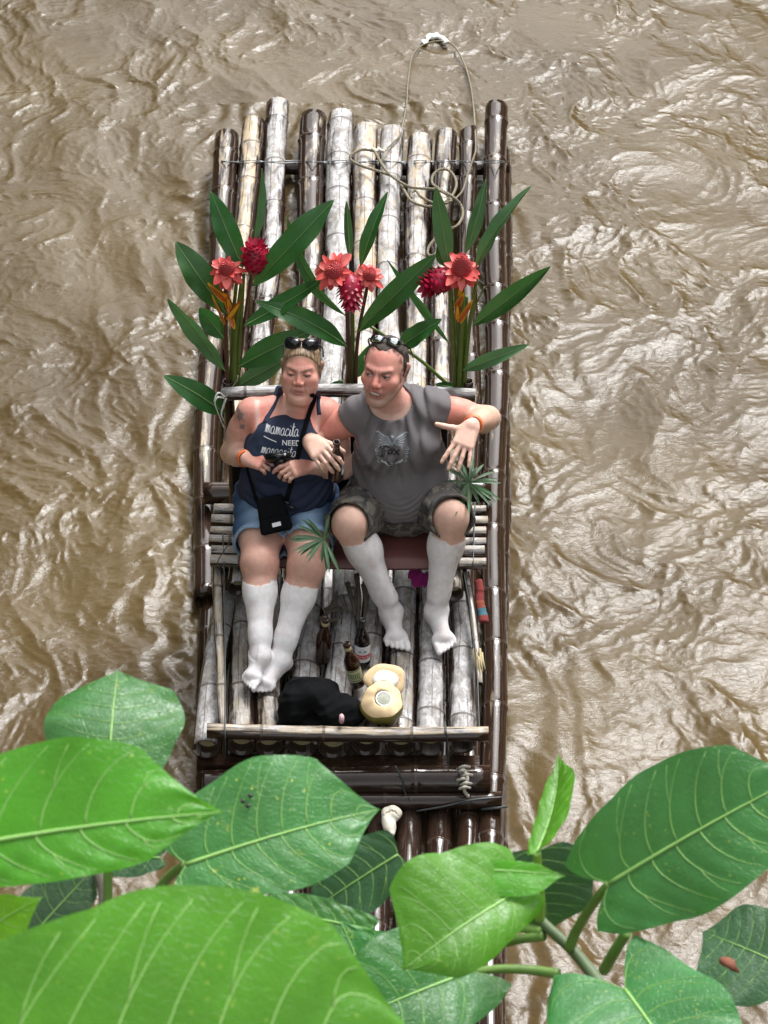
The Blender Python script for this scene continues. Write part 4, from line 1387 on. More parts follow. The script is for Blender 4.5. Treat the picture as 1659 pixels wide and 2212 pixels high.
def mirror_hand(h, W, D, N, T, curls, s, r=.0088):
    """as hand(), with the thumb side given"""
    offs = (.030, .010, -.010, -.029)
    for o in offs:
        h.cone(W + D * .012 * s + T * o * .55 * s, W + D * .085 * s + T * o * s, .0175 * s, .0125 * s, .016)
    h.cone(W + D * .02 * s + T * .022 * s + N * .006, W + D * .05 * s + T * .030 * s + N * .008, .017 * s, .012 * s, .014)
    lens = ((.043, .026, .021), (.047, .029, .022), (.044, .027, .022), (.034, .021, .019))
    for i, o in enumerate(offs):
        p = W + D * (.090 - .004 * abs(i - 1)) * s + T * o * s
        d0 = unit(D + T * (.10, .03, -.04, -.12)[i]); a = 0
        rr = r * s * (1.0, 1.03, .98, .86)[i]
        for j in range(3):
            a += curls[i][j]
            q = p + (math.cos(a) * d0 + math.sin(a) * N) * lens[i][j] * s
            h.cone(p, q, rr * (1.06, 1.0, .95)[j], rr * (1.0, .95, .82)[j], .0035)
            p = q
    d = unit(T * .15 + D * .95 + N * .55)
    p = W + D * .028 * s + T * .026 * s + N * .004
    for j, (L, ra, rb) in enumerate(((.036, .0145, .0115), (.033, .0115, .0102), (.027, .0102, .0085))):
        if j: d = unit(d + D * .12 + N * .25)
        q = p + d * L * s
        h.cone(p, q, ra * s, rb * s, .006 if j else .012)
        p = q
WOMAN = woman()
# ------------------------------------------------------------------ seat cushions
def pillow(name, c, sx, sy, sz, mat, parent=None, sag=0.0, edge=.35, seed=1, loc=None):
    n = 26
    V, F = [], []
    r = np.random.RandomState(seed)
    ph = r.uniform(0, 6, 4)
    for side in (1, -1):
        for i in range(n + 1):
            for j in range(n + 1):
                u, v = i / n * 2 - 1, j / n * 2 - 1
                uu = math.copysign(abs(u) ** .8, u); vv = math.copysign(abs(v) ** .8, v)
                t = (max(0, 1 - u ** 4) * max(0, 1 - v ** 4)) ** edge
                w = .06 * math.sin(5 * u + ph[0]) * math.sin(4 * v + ph[1]) + .03 * math.sin(11 * u + ph[2] + 3 * v)
                z = side * sz * t * (1 + w)
                V.append((c[0] + sx * uu, c[1] + sy * vv * (1 - .03 * u * u), c[2] + z - sag * (v < 0) * v * v))
    m = (n + 1) ** 2
    for side in (0, 1):
        for i in range(n):
            for j in range(n):
                a = side * m + i * (n + 1) + j
                q = (a, a + n + 1, a + n + 2, a + 1)
                F.append(q if side == 0 else q[::-1])
    return obj(name, V, F, mat, parent, loc=loc)
M_CUSH = plain('red_brown_vinyl', (.155, .055, .048), .42, .3, 9, .25)
M_BLACK = plain('black_fabric', (.0045, .0048, .0055), .95, .4, 50, .4, **{'Specular IOR Level': .12})
c = v3(.02, .05, .575)
tag(pillow('seat_cushion', c, .26, .235, .036, M_CUSH, sag=.012, seed=3, loc=c), 'red brown padded seat cushion under the man', 'cushion', 'seat cushions on the bench')
c = v3(-.375, .06, .575)
tag(pillow('seat_cushion', c, .20, .235, .034, M_CUSH, sag=.012, seed=5, loc=c), 'red brown padded seat cushion under the woman in denim shorts', 'cushion', 'seat cushions on the bench')
def back_cushion(x, z, w, label, seed):
    c = v3(x, .315, z)
    o = pillow('back_cushion', v3(0, 0, 0), w, .17, .045, M_BLACK, seed=seed, loc=v3(0, 0, 0))
    o.location = c
    o.rotation_euler = (R(78), 0, 0)
    tag(o, label, 'cushion', 'black back cushions')
back_cushion(-.37, .74, .245, 'black back cushion behind the woman', 6)
back_cushion(.055, .74, .20, 'black back cushion behind the man', 7)

# ------------------------------------------------------------------ bottles
def glass_mat(name, col, rough=.06, mixk=.5):
    g = G(name)
    p = g.pos()
    g.bsdf(g.mix(g.noise(p, 30, 3), tuple(x * .7 for x in col), col), rough, None, **{'Specular IOR Level': .5})
    return g.m
M_AMBER = glass_mat('amber_glass', (.030, .011, .005))
M_DARKGLASS = glass_mat('dark_glass', (.012, .009, .010))
M_FOIL = plain('gold_foil', (.45, .36, .2), .4, .2, 60)
M_LAB_W = plain('white_label', (.72, .74, .76), .55, .06, 50)
M_LAB_R = plain('red_label', (.55, .03, .04), .5, .1, 50)
M_LAB_G = plain('cream_green_label', (.44, .45, .27), .6, .25, 90)
M_LAB_D = plain('green_print', (.09, .14, .05), .6, .2, 90)
M_LAB_B = plain('blue_grey_print', (.25, .33, .42), .6, .2, 90)
def arc_strip(m, o, A, e1, e2, r, h0, h1, a0, a1, n=12):
    V, F = [], []
    for i in range(n + 1):
        a = a0 + (a1 - a0) * i / n
        d = e1 * math.cos(a) + e2 * math.sin(a)
        V += [o + A * h0 + d * r, o + A * h1 + d * r]
    for i in range(n):
        F.append((2 * i, 2 * i + 2, 2 * i + 3, 2 * i + 1))
    m.add(V, F)
def letters_on(name, txt, mat, parent, place, size, font_shear=0.0, offset=0.0):
    """flat printed lettering: text outline mesh carried onto a surface by place(u, v)"""
    cu = bpy.data.curves.new('lettering', 'FONT')
    cu.body = txt
    cu.size = size
    cu.align_x = 'CENTER'; cu.align_y = 'CENTER'
    cu.shear = font_shear
    cu.offset = offset
    cu.resolution_u = 3
    t = bpy.data.objects.new('lettering', cu)
    C.objects.link(t)
    dg = bpy.context.evaluated_depsgraph_get()
    me = bpy.data.meshes.new_from_object(t.evaluated_get(dg))
    bpy.data.objects.remove(t)
    V = [place(v.co.x, v.co.y) for v in me.vertices]
    F = [tuple(p.vertices) for p in me.polygons]
    bpy.data.meshes.remove(me)
    return obj(name, V, F, mat, parent, smooth=False)
BOT = [(.0, 0), (.026, .0), (.0305, .005), (.031, .02), (.031, .118), (.029, .135), (.022, .152), (.0155, .170), (.0135, .185), (.0128, .214), (.0146, .216), (.0146, .226), (.0125, .228), (.0098, .228), (.0092, .20), (.0, .195)]
def bottle(base, top, mat, label, kind, face, foil=True, sc=1.0):
    base, top = np.asarray(base, float), np.asarray(top, float)
    A = unit(top - base)
    root = empty('beer_bottle', base, label, 'bottle', 'beer bottles')
    Mesh().lathe([(r * sc, h * sc) for r, h in BOT], base, A, 22).build('glass', mat, root)
    e1 = unit(np.asarray(face, float) - A * np.dot(face, A)); e2 = np.cross(A, e1)
    if foil:
        Mesh().lathe([(.0145, .195), (.0150, .196), (.0150, .210), (.0145, .211)], base, A, 16).build('neck_foil', M_FOIL, root)
    def on(r):
        return lambda u, v: base + A * (v) + (e1 * math.cos(u / r) + e2 * math.sin(u / r)) * (r)
    if kind == 'red':
        m = Mesh(); arc_strip(m, base, A, e1, e2, .0314, .035, .112, -1.25, 1.25); lb = m.build('label', M_LAB_W, root)
        m = Mesh(); arc_strip(m, base, A, e1, e2, .0317, .052, .072, -1.25, 1.25); m.build('red_band', M_LAB_R, lb)
        letters_on('lettering', 'Red Stripe', M_LAB_W, lb, lambda u, v: on(.0320)(u, v + .062), .016)
        m = Mesh()
        for (u, v, r) in ((0, .091, .010), (-.012, .088, .005), (.012, .088, .005)):
            V = [on(.0318)(u + r * math.cos(t), v + r * .9 * math.sin(t)) for t in np.linspace(0, 2 * math.pi, 12)[:-1]]
            m.add(V, [tuple(range(11))])
        m.build('crest', M_LAB_B, lb)
    elif kind == 'green':
        m = Mesh(); arc_strip(m, base, A, e1, e2, .0314, .040, .105, -1.35, 1.35); lb = m.build('label', M_LAB_G, root)
        m = Mesh()
        for h in (.046, .098):
            arc_strip(m, base, A, e1, e2, .0317, h, h + .004, -1.3, 1.3)
        for k in range(7):
            u = -.022 + k * .0073
            V = [on(.0317)(u + a, v) for a, v in ((-.002, .058), (.001, .057), (.003, .084 + .004 * (k % 2)), (-.001, .086))]
            m.add(V, [(0, 1, 2, 3)])
        m.build('label_print', M_LAB_D, lb)
    elif kind == 'side':
        m = Mesh(); arc_strip(m, base, A, e1, e2, .0314, .045, .105, .5, 2.2); lb = m.build('label', M_LAB_W, root)
        m = Mesh(); arc_strip(m, base, A, e1, e2, .0317, .078, .098, .6, 2.1); m.build('label_print', M_LAB_B, lb)
    return root
toC = v3(0, -.777, .63)
bottle(at(783, 1436, .335), at(783, 1436, .335) + v3(.0, .01, .228), M_DARKGLASS, 'dark bottle with a white and red label standing beside the brown poles', 'red', v3(.05, -1, .1), foil=False)
b = at(773, 1478, .36)
bottle(b, b + v3(-.040, -.012, .210), M_AMBER, 'amber bottle with a green and cream label leaning by the black bag', 'green', v3(-.1, -1, .2))
b = at(697, 1424, .32)
bottle(b, b + v3(.014, -.015, .215), M_AMBER, 'unlabelled amber bottle wedged between two deck poles', 'none', v3(0, -1, .2))
hax = unit(v3(.03, -.26, .965))
hb0 = ay(726, 993, -.168) - hax * .115
bottle(hb0, hb0 + hax, M_AMBER, 'amber beer bottle held in the fist of the man', 'side', v3(.3, -1, .2), foil=False)

# clear bottle lying behind the crossed legs
g = G('clear_plastic')
g.bsdf((.42, .46, .46), .15, None, **{'Transmission Weight': .55, 'IOR': 1.2, 'Coat Weight': .5})
M_CLEAR = g.m
b = at(634, 1392, .335)
root = empty('plastic_bottle', b, 'clear plastic bottle lying behind the crossed legs of the woman', 'bottle')
Mesh().lathe([(0, 0), (.012, .006), (.024, .0), (.031, .006), (.033, .02), (.031, .04), (.033, .06), (.031, .08), (.033, .10), (.030, .13), (.014, .165), (.013, .185), (0, .186)], b, unit(v3(.16, .9, .12)), 20).build('bottle_wall', M_CLEAR, root)
Mesh().lathe([(.0, .0), (.015, .0), (.0155, .012), (0, .0125)], b + unit(v3(.16, .9, .12)) * .178, unit(v3(.16, .9, .12)), 14).build('cap', M_LAB_W, root)

# ------------------------------------------------------------------ black bag
def bag():
    c = at(690, 1520, .40)
    def X(x, y, z): return at(x, y, z)
    s = Sdf()
    s.ell(X(660, 1508, .405), (.098, .080, .080), .05)
    s.ell(X(636, 1528, .385), (.060, .065, .060), .04)
    s.ell(X(700, 1500, .385), (.06, .06, .06), .03)
    s.ell(X(716, 1530, .385), (.090, .062, .052), .03)
    s.ell(X(752, 1538, .37), (.055, .05, .040), .03)
    s.ell(X(690, 1556, .355), (.13, .045, .028), .03)
    s.cone(X(608, 1566, .352), X(650, 1530, .385), .010, .045, .03)
    s.cone(X(778, 1548, .36), X(738, 1532, .38), .010, .035, .03)
    s.cone(X(640, 1470, .40), X(690, 1545, .40), .018, .012, .012)
    s.cone(X(700, 1490, .40), X(745, 1548, .385), .014, .010, .012)
    def post(f, x, y, z):
        n = smooth_noise(x, y * .6, z, 34, 41)
        n2 = smooth_noise(x, y, z, 95, 44)
        n3 = smooth_noise(x * .4, y, z, 60, 47)
        f = f - .016 * (.45 - np.abs(n)) - .012 * (.4 - np.abs(n3)) - .0018 * (.4 - np.abs(n2))
        return np.maximum(f, .328 - z)
    V, F = s.mesh(.006, post)
    o = tag(obj('bag', V, F, M_BLACK, loc=c), 'crumpled black cloth bag on the deck by the foot rail', 'bag')
    p = X(738, 1547, .425)
    V = [p + v3(.010 * math.cos(t), -.004 + .010 * math.sin(t) * .3, .015 * math.sin(t)) for t in np.linspace(0, 2 * math.pi, 13)[:-1]]
    V += [q + v3(0, -.02, .0) for q in V]
    F = [tuple(range(12))[::-1], tuple(range(12, 24))] + [(i, (i + 1) % 12, 12 + (i + 1) % 12, 12 + i) for i in range(12)]
    obj('tag', V, F, plain('pink_tag', (.55, .33, .36), .6, .2, 90), o)
bag()

# ------------------------------------------------------------------ green coconut with its cut top
def coconut():
    g = G('coconut_flesh')
    p = g.pos()
    n = g.noise(p, 60, 5, .7)
    fib = g.noise(g.vscale(p, (1, 1, .2)), 220, 3, .7)
    g.bsdf(g.mix(g.rng(n, .50, .85), g.mix(fib, (.66, .47, .26), (.78, .60, .36)), (.48, .26, .11)), .75, g.bump(fib, .25, .002))
    husk_in = g.m
    g = G('coconut_husk')
    p = g.pos()
    n = g.noise(p, 25, 4, .6)
    g.bsdf(g.mix(n, (.10, .095, .018), (.28, .24, .05)), .45, g.bump(n, .3, .004))
    husk = g.m
    meat = plain('coconut_meat', (.86, .86, .80), .4, .05, 50)
    c = at(826, 1520, .42)
    A = unit(v3(.05, -.36, .92))
    root = empty('coconut', c - A * .07, 'opened green coconut with a pale cut face and round hole', 'coconut')
    rr = np.random.RandomState(4)
    seg = 40
    e1 = unit(np.cross(A, v3(0, 1, 0))); e2 = np.cross(A, e1)
    lump = lambda t: 1 + .045 * math.sin(3 * t + 1) + .03 * math.sin(2 * t) + .02 * math.sin(7 * t)
    prof = [(.0, -.085), (.035, -.08), (.062, -.06), (.078, -.03), (.0825, .0), (.080, .02), (.0775, .028)]
    V, F = [], []
    for r, h in prof:
        for j in range(seg):
            t = 2 * math.pi * j / seg
            V.append(c + A * (h - (.016 * math.sin(t * 2 + .5) if h > .01 else 0)) + (e1 * math.cos(t) + e2 * math.sin(t)) * r * lump(t))
    for i in range(len(prof) - 1):
        for j in range(seg):
            k = (j + 1) % seg
            F.append((i * seg + j, i * seg + k, (i + 1) * seg + k, (i + 1) * seg + j))
    obj('husk', V, F, husk, root)
    prof = [(.0775, .0275), (.072, .034), (.055, .044), (.040, .049), (.033, .048), (.031, .040)]
    V, F = [], []
    for i, (r, h) in enumerate(prof):
        for j in range(seg):
            t = 2 * math.pi * j / seg
            f = 1 - i / (len(prof) - 1)
            V.append(c + A * (h - .016 * math.sin(t * 2 + .5) * f + .002 * math.sin(9 * t) * f) + (e1 * math.cos(t) + e2 * math.sin(t)) * r * (1 + (lump(t) - 1) * f))
    for i in range(len(prof) - 1):
        for j in range(seg):
            k = (j + 1) % seg
            F.append((i * seg + j, i * seg + k, (i + 1) * seg + k, (i + 1) * seg + j))
    obj('cut_face', V, F, husk_in, root)
    Mesh().lathe([(.0315, .0485), (.0285, .0505), (.0265, .049), (.025, .01), (.018, -.02), (0, -.03)], c - e1 * .003 + e2 * .002, A, 28).build('shell_opening', meat, root)
    # the cut-off top leaning behind it
    c2 = at(832, 1470, .44)
    A2 = unit(v3(.10, -.62, .72))
    root2 = empty('coconut_slice', c2, 'sliced off coconut top leaning behind the opened coconut', 'coconut piece')
    e1 = unit(np.cross(A2, v3(0, 1, 0))); e2 = np.cross(A2, e1)
    def slab(prof, mat, nm, lump, sq=.82):
        V, F = [], []
        for r, h in prof:
            for j in range(seg):
                t = 2 * math.pi * j / seg
                V.append(c2 + A2 * h + (e1 * math.cos(t) + e2 * math.sin(t) * sq) * r * lump(t))
        for i in range(len(prof) - 1):
            for j in range(seg):
                k = (j + 1) % seg
                F.append((i * seg + j, i * seg + k, (i + 1) * seg + k, (i + 1) * seg + j))
        F.append(tuple(range(seg))[::-1]); F.append(tuple((len(prof) - 1) * seg + j for j in range(seg)))
        return obj(nm, V, F, mat, root2)
    lmp = lambda t: 1 + .05 * math.sin(3 * t + 2) + .04 * math.sin(5 * t + 1)
    slab([(.045, -.034), (.066, -.024), (.079, -.004), (.080, .006), (.074, .012), (.055, .014)], husk_in, 'husk', lmp)
    slab([(.050, .0135), (.047, .019), (.030, .021)], meat, 'flesh', lambda t: 1 + .03 * math.sin(4 * t), .75)
    # chunk on the bow
    c3 = at(845, 1772, .10)
    s = Sdf()
    s.ell(at(845, 1755, .13), (.036, .030, .026), .006)
    s.ell(at(840, 1778, .125), (.030, .036, .022), .02)
    s.ell(at(851, 1762, .125), (.020, .026, .02), .02)
    s.cone(at(843, 1784, .12), at(846, 1801, .112), .022, .012, .01)
    V, F = s.mesh(.004, lambda f, x, y, z: np.maximum(f - .006 * smooth_noise(x, y, z, 85, 3), np.where(np.abs((y - at(845, 1766, .13)[1]) - .01 * np.sin(x * 60)) < .0026, .002 + z - .14, -1)))
    o = obj('coconut_chunk', V, F, plain('dry_coconut', (.62, .58, .48), .8, .2, 70, .6), loc=c3)
    tag(o, 'broken white chunk of coconut lying on the dark bow poles', 'coconut piece')
coconut()

# ------------------------------------------------------------------ rope
def rope():
    def K(cx, cy, z): return at(750 + cx / 4.0, 54.9 + cy / 4.0, z)
    root = empty('rope', K(250, 1085, .2), 'pale twisted rope coiled over the raft poles with a loop trailing in the water', 'rope')
    zz = .222
    def twist(path, r, name):
        P = catmull(path, 12)
        L = np.concatenate([[0], np.cumsum(np.linalg.norm(np.diff(P, axis=0), axis=1))])
        t = np.arange(0, L[-1], .007)
        Q = np.stack([np.interp(t, L, np.array(P)[:, i]) for i in range(3)], 1)
        _, T, N, B = frames(Q)
        for k in range(3):
            a = t / (r * 5.2) * 2 * math.pi / 1.6 + k * 2 * math.pi / 3
            S_ = Q + (N * np.cos(a)[:, None] + B * np.sin(a)[:, None]) * r * .52
            Mesh().tube(S_, r * .60, 5).build(name, M_ROPE, root)
    lay = lambda z0: z0
    coil = [(330, 1075, .225), (240, 1085, .228), (130, 1073, .225), (35, 1120, .222), (42, 1170, .21), (150, 1222, .22), (300, 1270, .222), (420, 1320, .205), (490, 1420, .2), (560, 1520, .215), (680, 1562, .20), (800, 1550, .205), (900, 1480, .225), (945, 1370, .21), (900, 1270, .215), (820, 1242, .215), (745, 1290, .21), (740, 1370, .205), (830, 1430, .215), (920, 1485, .235), (985, 1560, .2), (1000, 1640, .19), (960, 1720, .205), (880, 1765, .2)]
    twist([K(*p) for p in coil], .0070, 'strand')
    c2 = [(240, 1090, .238), (300, 1200, .222), (370, 1290, .225), (470, 1360, .222), (560, 1400, .205), (700, 1412, .205), (800, 1425, .212), (900, 1500, .226), (840, 1540, .215), (740, 1530, .205), (640, 1480, .21), (590, 1425, .216), (553, 1455, .213), (560, 1500, .21)]
    twist([K(*p) for p in c2], .0070, 'strand')
    c3 = [(940, 1495, .23), (1000, 1420, .205), (1050, 1260, .21), (1100, 1120, .225), (1112, 1060, .21), (1105, 870, .17), (1092, 700, .02), (1062, 500, .02), (1010, 325, .018), (920, 175, .02), (800, 135, .02), (650, 172, .02), (563, 270, .02), (525, 500, .02), (512, 700, .03), (462, 930, .20), (400, 1010, .222), (330, 1075, .23)]
    twist([K(*p) for p in c3], .0050, 'strand')
    c4 = [K(800, 1750, .17), at(800 + 690 / 4, 356.6 + 560 / 4, .21), at(800 + 590 / 4, 356.6 + 610 / 4, .2), at(800 + 510 / 4, 356.6 + 700 / 4, .19), at(800 + 498 / 4, 356.6 + 770 / 4, .18), at(800 + 550 / 4, 356.6 + 780 / 4, .18), at(800 + 575 / 4, 356.6 + 740 / 4, .18)]
    twist(c4[1:], .0065, 'strand')
    s = Sdf()
    for k in range(5):
        s.ell(K(225 + 25 * k, 1070 + 14 * (k % 2), .238), (.012, .012, .010), .008)
    V, F = s.mesh(.004, lambda f, x, y, z: f - .003 * smooth_noise(x, y, z, 240, 2))
    obj('knot', V, F, M_CLOTH_W, root)
    # frothy tuft where the loop drags in the water
    s = Sdf()
    for k in range(16):
        t = k / 15
        s.ell(K(665 + 190 * t, 140 - 62 * math.sin(math.pi * min(1, t * 1.05)) + random.uniform(-12, 12), .012), (.016, .026, .008), .008)
    V, F = s.mesh(.007, lambda f, x, y, z: f - .008 * smooth_noise(x, y, z, 130, 2))
    obj('frayed_tuft', V, F, plain('white_froth', (.74, .74, .70), .9, .1, 60, .8), root)
rope()

# ------------------------------------------------------------------ small things tucked round the bench
M_MAGENTA = plain('magenta_petal', (.28, .015, .16), .6, .25, 25)
def petals():
    c = at(906, 1250, .42)
    root = empty('magenta_flower', c, 'magenta flower tucked under the seat edge', 'flower')
    for (bx, by, tx, ty, w) in ((912, 1236, 894, 1270, .030), (900, 1234, 882, 1250, .02), (925, 1236, 916, 1271, .017), (932, 1234, 930, 1262, .015)):
        a, b = at(bx, by, .475), at(tx, ty, .455)
        m = Mesh(); n = 10
        V, F = [], []
        d = b - a; s = unit(np.cross(d, FWD))
        for i in range(n + 1):
            u = i / n
            ww = w * math.sin(math.pi * min(1, .12 + u * .9)) ** .7
            for v in (-1, -.5, 0, .5, 1):
                V.append(a + d * u + s * ww * v - FWD * .012 * (1 - v * v) + FWD * .010 * math.sin(3 * u))
        for i in range(n):
            for j in range(4):
                F.append((i * 5 + j, i * 5 + j + 1, i * 5 + j + 6, i * 5 + j + 5))
        obj('petal', V, F, M_MAGENTA, root)
petals()
def towel():
    a, b = at(1032, 1255, .40), at(1044, 1345, .33)
    root = empty('beach_towel', b, 'rolled red and turquoise towel wedged beside the deck rail', 'towel')
    cols = ((.22, .035, .03), (.16, .02, .02), (.24, .06, .035), (.05, .14, .17), (.16, .025, .022))
    ts = [0, .25, .5, .66, .84, 1]
    for k in range(5):
        path = [a + (b - a) * t + v3(.004 * math.sin(9 * t), 0, .004 * math.cos(12 * t)) for t in np.linspace(ts[k], ts[k + 1], 7)]
        rr = [.017 + .0012 * math.sin(11 * t + 2 * k) + .003 * (ts[k] + (ts[k + 1] - ts[k]) * t) for t in np.linspace(0, 1, 7)]
        Mesh().tube(path, rr, 12, cap=k in (0, 4), flat=.55).build('towel_fold', plain('towel_stripe', cols[k], .95, .25, 80, .6), root)
towel()
def dried():
    g = plain('dry_stalk', (.115, .095, .070), .8, .5, 25, .6)
    root = empty('dried_stalks', at(735, 1300, .34), 'tangle of dry curled plant stalks under the seat', 'dried stalks')
    for pts in ([(690, 1345, .34), (706, 1325, .36), (722, 1300, .38), (728, 1278, .42)], [(700, 1318, .36), (720, 1310, .37), (735, 1312, .36), (733, 1322, .35)], [(702, 1325, .36), (722, 1318, .37), (738, 1320, .36)],
                [(735, 1285, .42), (746, 1310, .38), (752, 1325, .35)], [(770, 1240, .44), (776, 1290, .40), (773, 1330, .35), (778, 1362, .34)], [(785, 1262, .42), (790, 1300, .39), (786, 1345, .35)],
                [(750, 1258, .43), (762, 1300, .4), (768, 1325, .37)], [(752, 1275, .43), (765, 1270, .43), (768, 1290, .41)], [(690, 1335, .35), (715, 1340, .35), (740, 1332, .36)], [(806, 1270, .4), (818, 1310, .37), (812, 1350, .35)]):
        n = len(catmull([at(*p) for p in pts], 7))
        Mesh().tube(catmull([at(*p) for p in pts], 7), np.linspace(.011, .006, n), 7, flat=.7).build('stalk', g, root)
dried()
def strips():
    root = empty('plastic_ribbon', at(487, 862, 1.03), 'white plastic ribbon knotted on the left end of the backrest bar', 'ribbon')
    m = plain('white_plastic', (.66, .70, .66), .4, .15, 60)
    for pts in ([(488, 858), (500, 838), (512, 822), (514, 812)], [(486, 858), (474, 848), (466, 855), (462, 868)], [(488, 860), (482, 878), (478, 895), (484, 910)], [(484, 860), (470, 858), (464, 870), (470, 890), (476, 905), (484, 925)]):
        P = catmull([ay(x, y, .30 - .01 * i) for i, (x, y) in enumerate(pts)], 6)
        Mesh().tube(P, np.linspace(.007, .003, len(P)), 6, flat=.25).build('ribbon_tail', m, root)
strips()
# ------------------------------------------------------------------ things held and worn
M_GLOSSY = glass_mat('black_plastic', (.012, .012, .014), .12)
g = G('mirror_lens')
g.bsdf((.75, .8, .85), .08, None, Metallic=1.0)
M_MIRROR = g.m
def sunglasses(P, lens_mat, label, tilt, up0=.118, fwd=.02, s_=1.0, lensw=.030, lensh=.020):
    """frame pushed up onto the hair; axes of the wearer's head"""
    X, Fd, U, hc, s = P['X'], P['Fd'], P['U'], P['hc'], P['s']
    w = lambda x, y, z: hc + s * (X * x + Fd * y + U * z)
    o0 = w(0, fwd, up0)
    root = empty('sunglasses', o0, label, 'sunglasses', 'sunglasses pushed up on heads')
    n = unit(Fd * math.cos(tilt) + U * math.sin(tilt))          # out of the lenses
    v = unit(np.cross(X, n)); v = v if np.dot(v, U) > 0 else -v
    for q in (-1, 1):
        V, F = [], []
        c = o0 + X * q * .034 * s_
        ring = []
        for j in range(20):
            t = 2 * math.pi * j / 20
            dx = math.copysign(abs(math.cos(t)) ** .75, math.cos(t)) * lensw
            dz = math.copysign(abs(math.sin(t)) ** .8, math.sin(t)) * lensh * (1 - .15 * q * math.cos(t) * -1)
            ring.append(c + X * dx + v * dz - n * (abs(q * .034 + dx) ** 2) * 4.0)
        V = ring + [p + n * .0025 for p in ring] + [c + n * .006, c - n * .002]
        F = [(20 + j, 20 + (j + 1) % 20, 40) for j in range(20)] + [((j + 1) % 20, j, 41) for j in range(20)] + [(j, (j + 1) % 20, 20 + (j + 1) % 20, 20 + j) for j in range(20)]
        obj('lens', V, F, lens_mat, root)
        Mesh().tube(ring + ring[:1], .0030, 6, cap=False).build('rim', M_GLOSSY, root)
        a = o0 + X * q * .064 * s_ - n * .014
        tmpl = [a, w(q * .079, -.03, up0 - .035), w(q * .080, -.075, up0 - .085)]
        Mesh().tube(catmull(tmpl, 6), .0032, 6).build('temple', M_GLOSSY, root)
    Mesh().tube(catmull([o0 - X * .006 + v * .004, o0 + v * .009 + n * .003, o0 + X * .006 + v * .004], 5), .003, 6).build('bridge', M_GLOSSY, root)
sunglasses(MAN, M_MIRROR, 'mirrored sunglasses resting on the dark hair of the man', .75, up0=.124, fwd=.018, lensw=.026, lensh=.016)
sunglasses(WOMAN, M_GLOSSY, 'black sunglasses pushed up on the blonde hair of the woman', .42, up0=.122, fwd=.030, lensw=.031, lensh=.021)

# compact camera between the woman's hands
def compact():
    c = WOMAN['camc']
    root = empty('compact_camera', c, 'small black compact camera held in both hands of the woman', 'camera')
    A = unit(v3(1, .02, .03)); N = unit(v3(0, -.45, .9)); B = np.cross(N, A)
    bm = bmesh.new()
    bmesh.ops.create_cube(bm, size=1)
    bmesh.ops.bevel(bm, geom=bm.edges[:], offset=.12, segments=2, affect='EDGES')
    V = [c + A * v.co.x * .098 + B * v.co.y * .026 + N * v.co.z * .054 for v in bm.verts]
    F = [tuple(x.index for x in f.verts) for f in bm.faces]
    bm.free()
    obj('camera_body', V, F, M_GLOSSY, root)
    Mesh().lathe([(0, 0), (.018, 0), (.018, .012), (.015, .014), (0, .012)], c - B * .013 + A * .01, -B, 18).build('camera_lens', M_GLOSSY, root)
    m = plain('steel', (.4, .42, .45), .3, .1, 50, Metallic=.8)
    Mesh().lathe([(0, 0), (.007, 0), (.007, .004), (0, .004)], c + N * .026 + A * .026, N, 12).build('shutter_button', m, root)
    V = [c + B * .0135 + A * a * .03 + N * b_ * .02 for a, b_ in ((-1, -1), (1, -1), (1, 1), (-1, 1))]
    obj('screen', V, [(0, 1, 2, 3)], plain('screen_glass', (.03, .04, .05), .1, .2, 30), root, smooth=False)
compact()

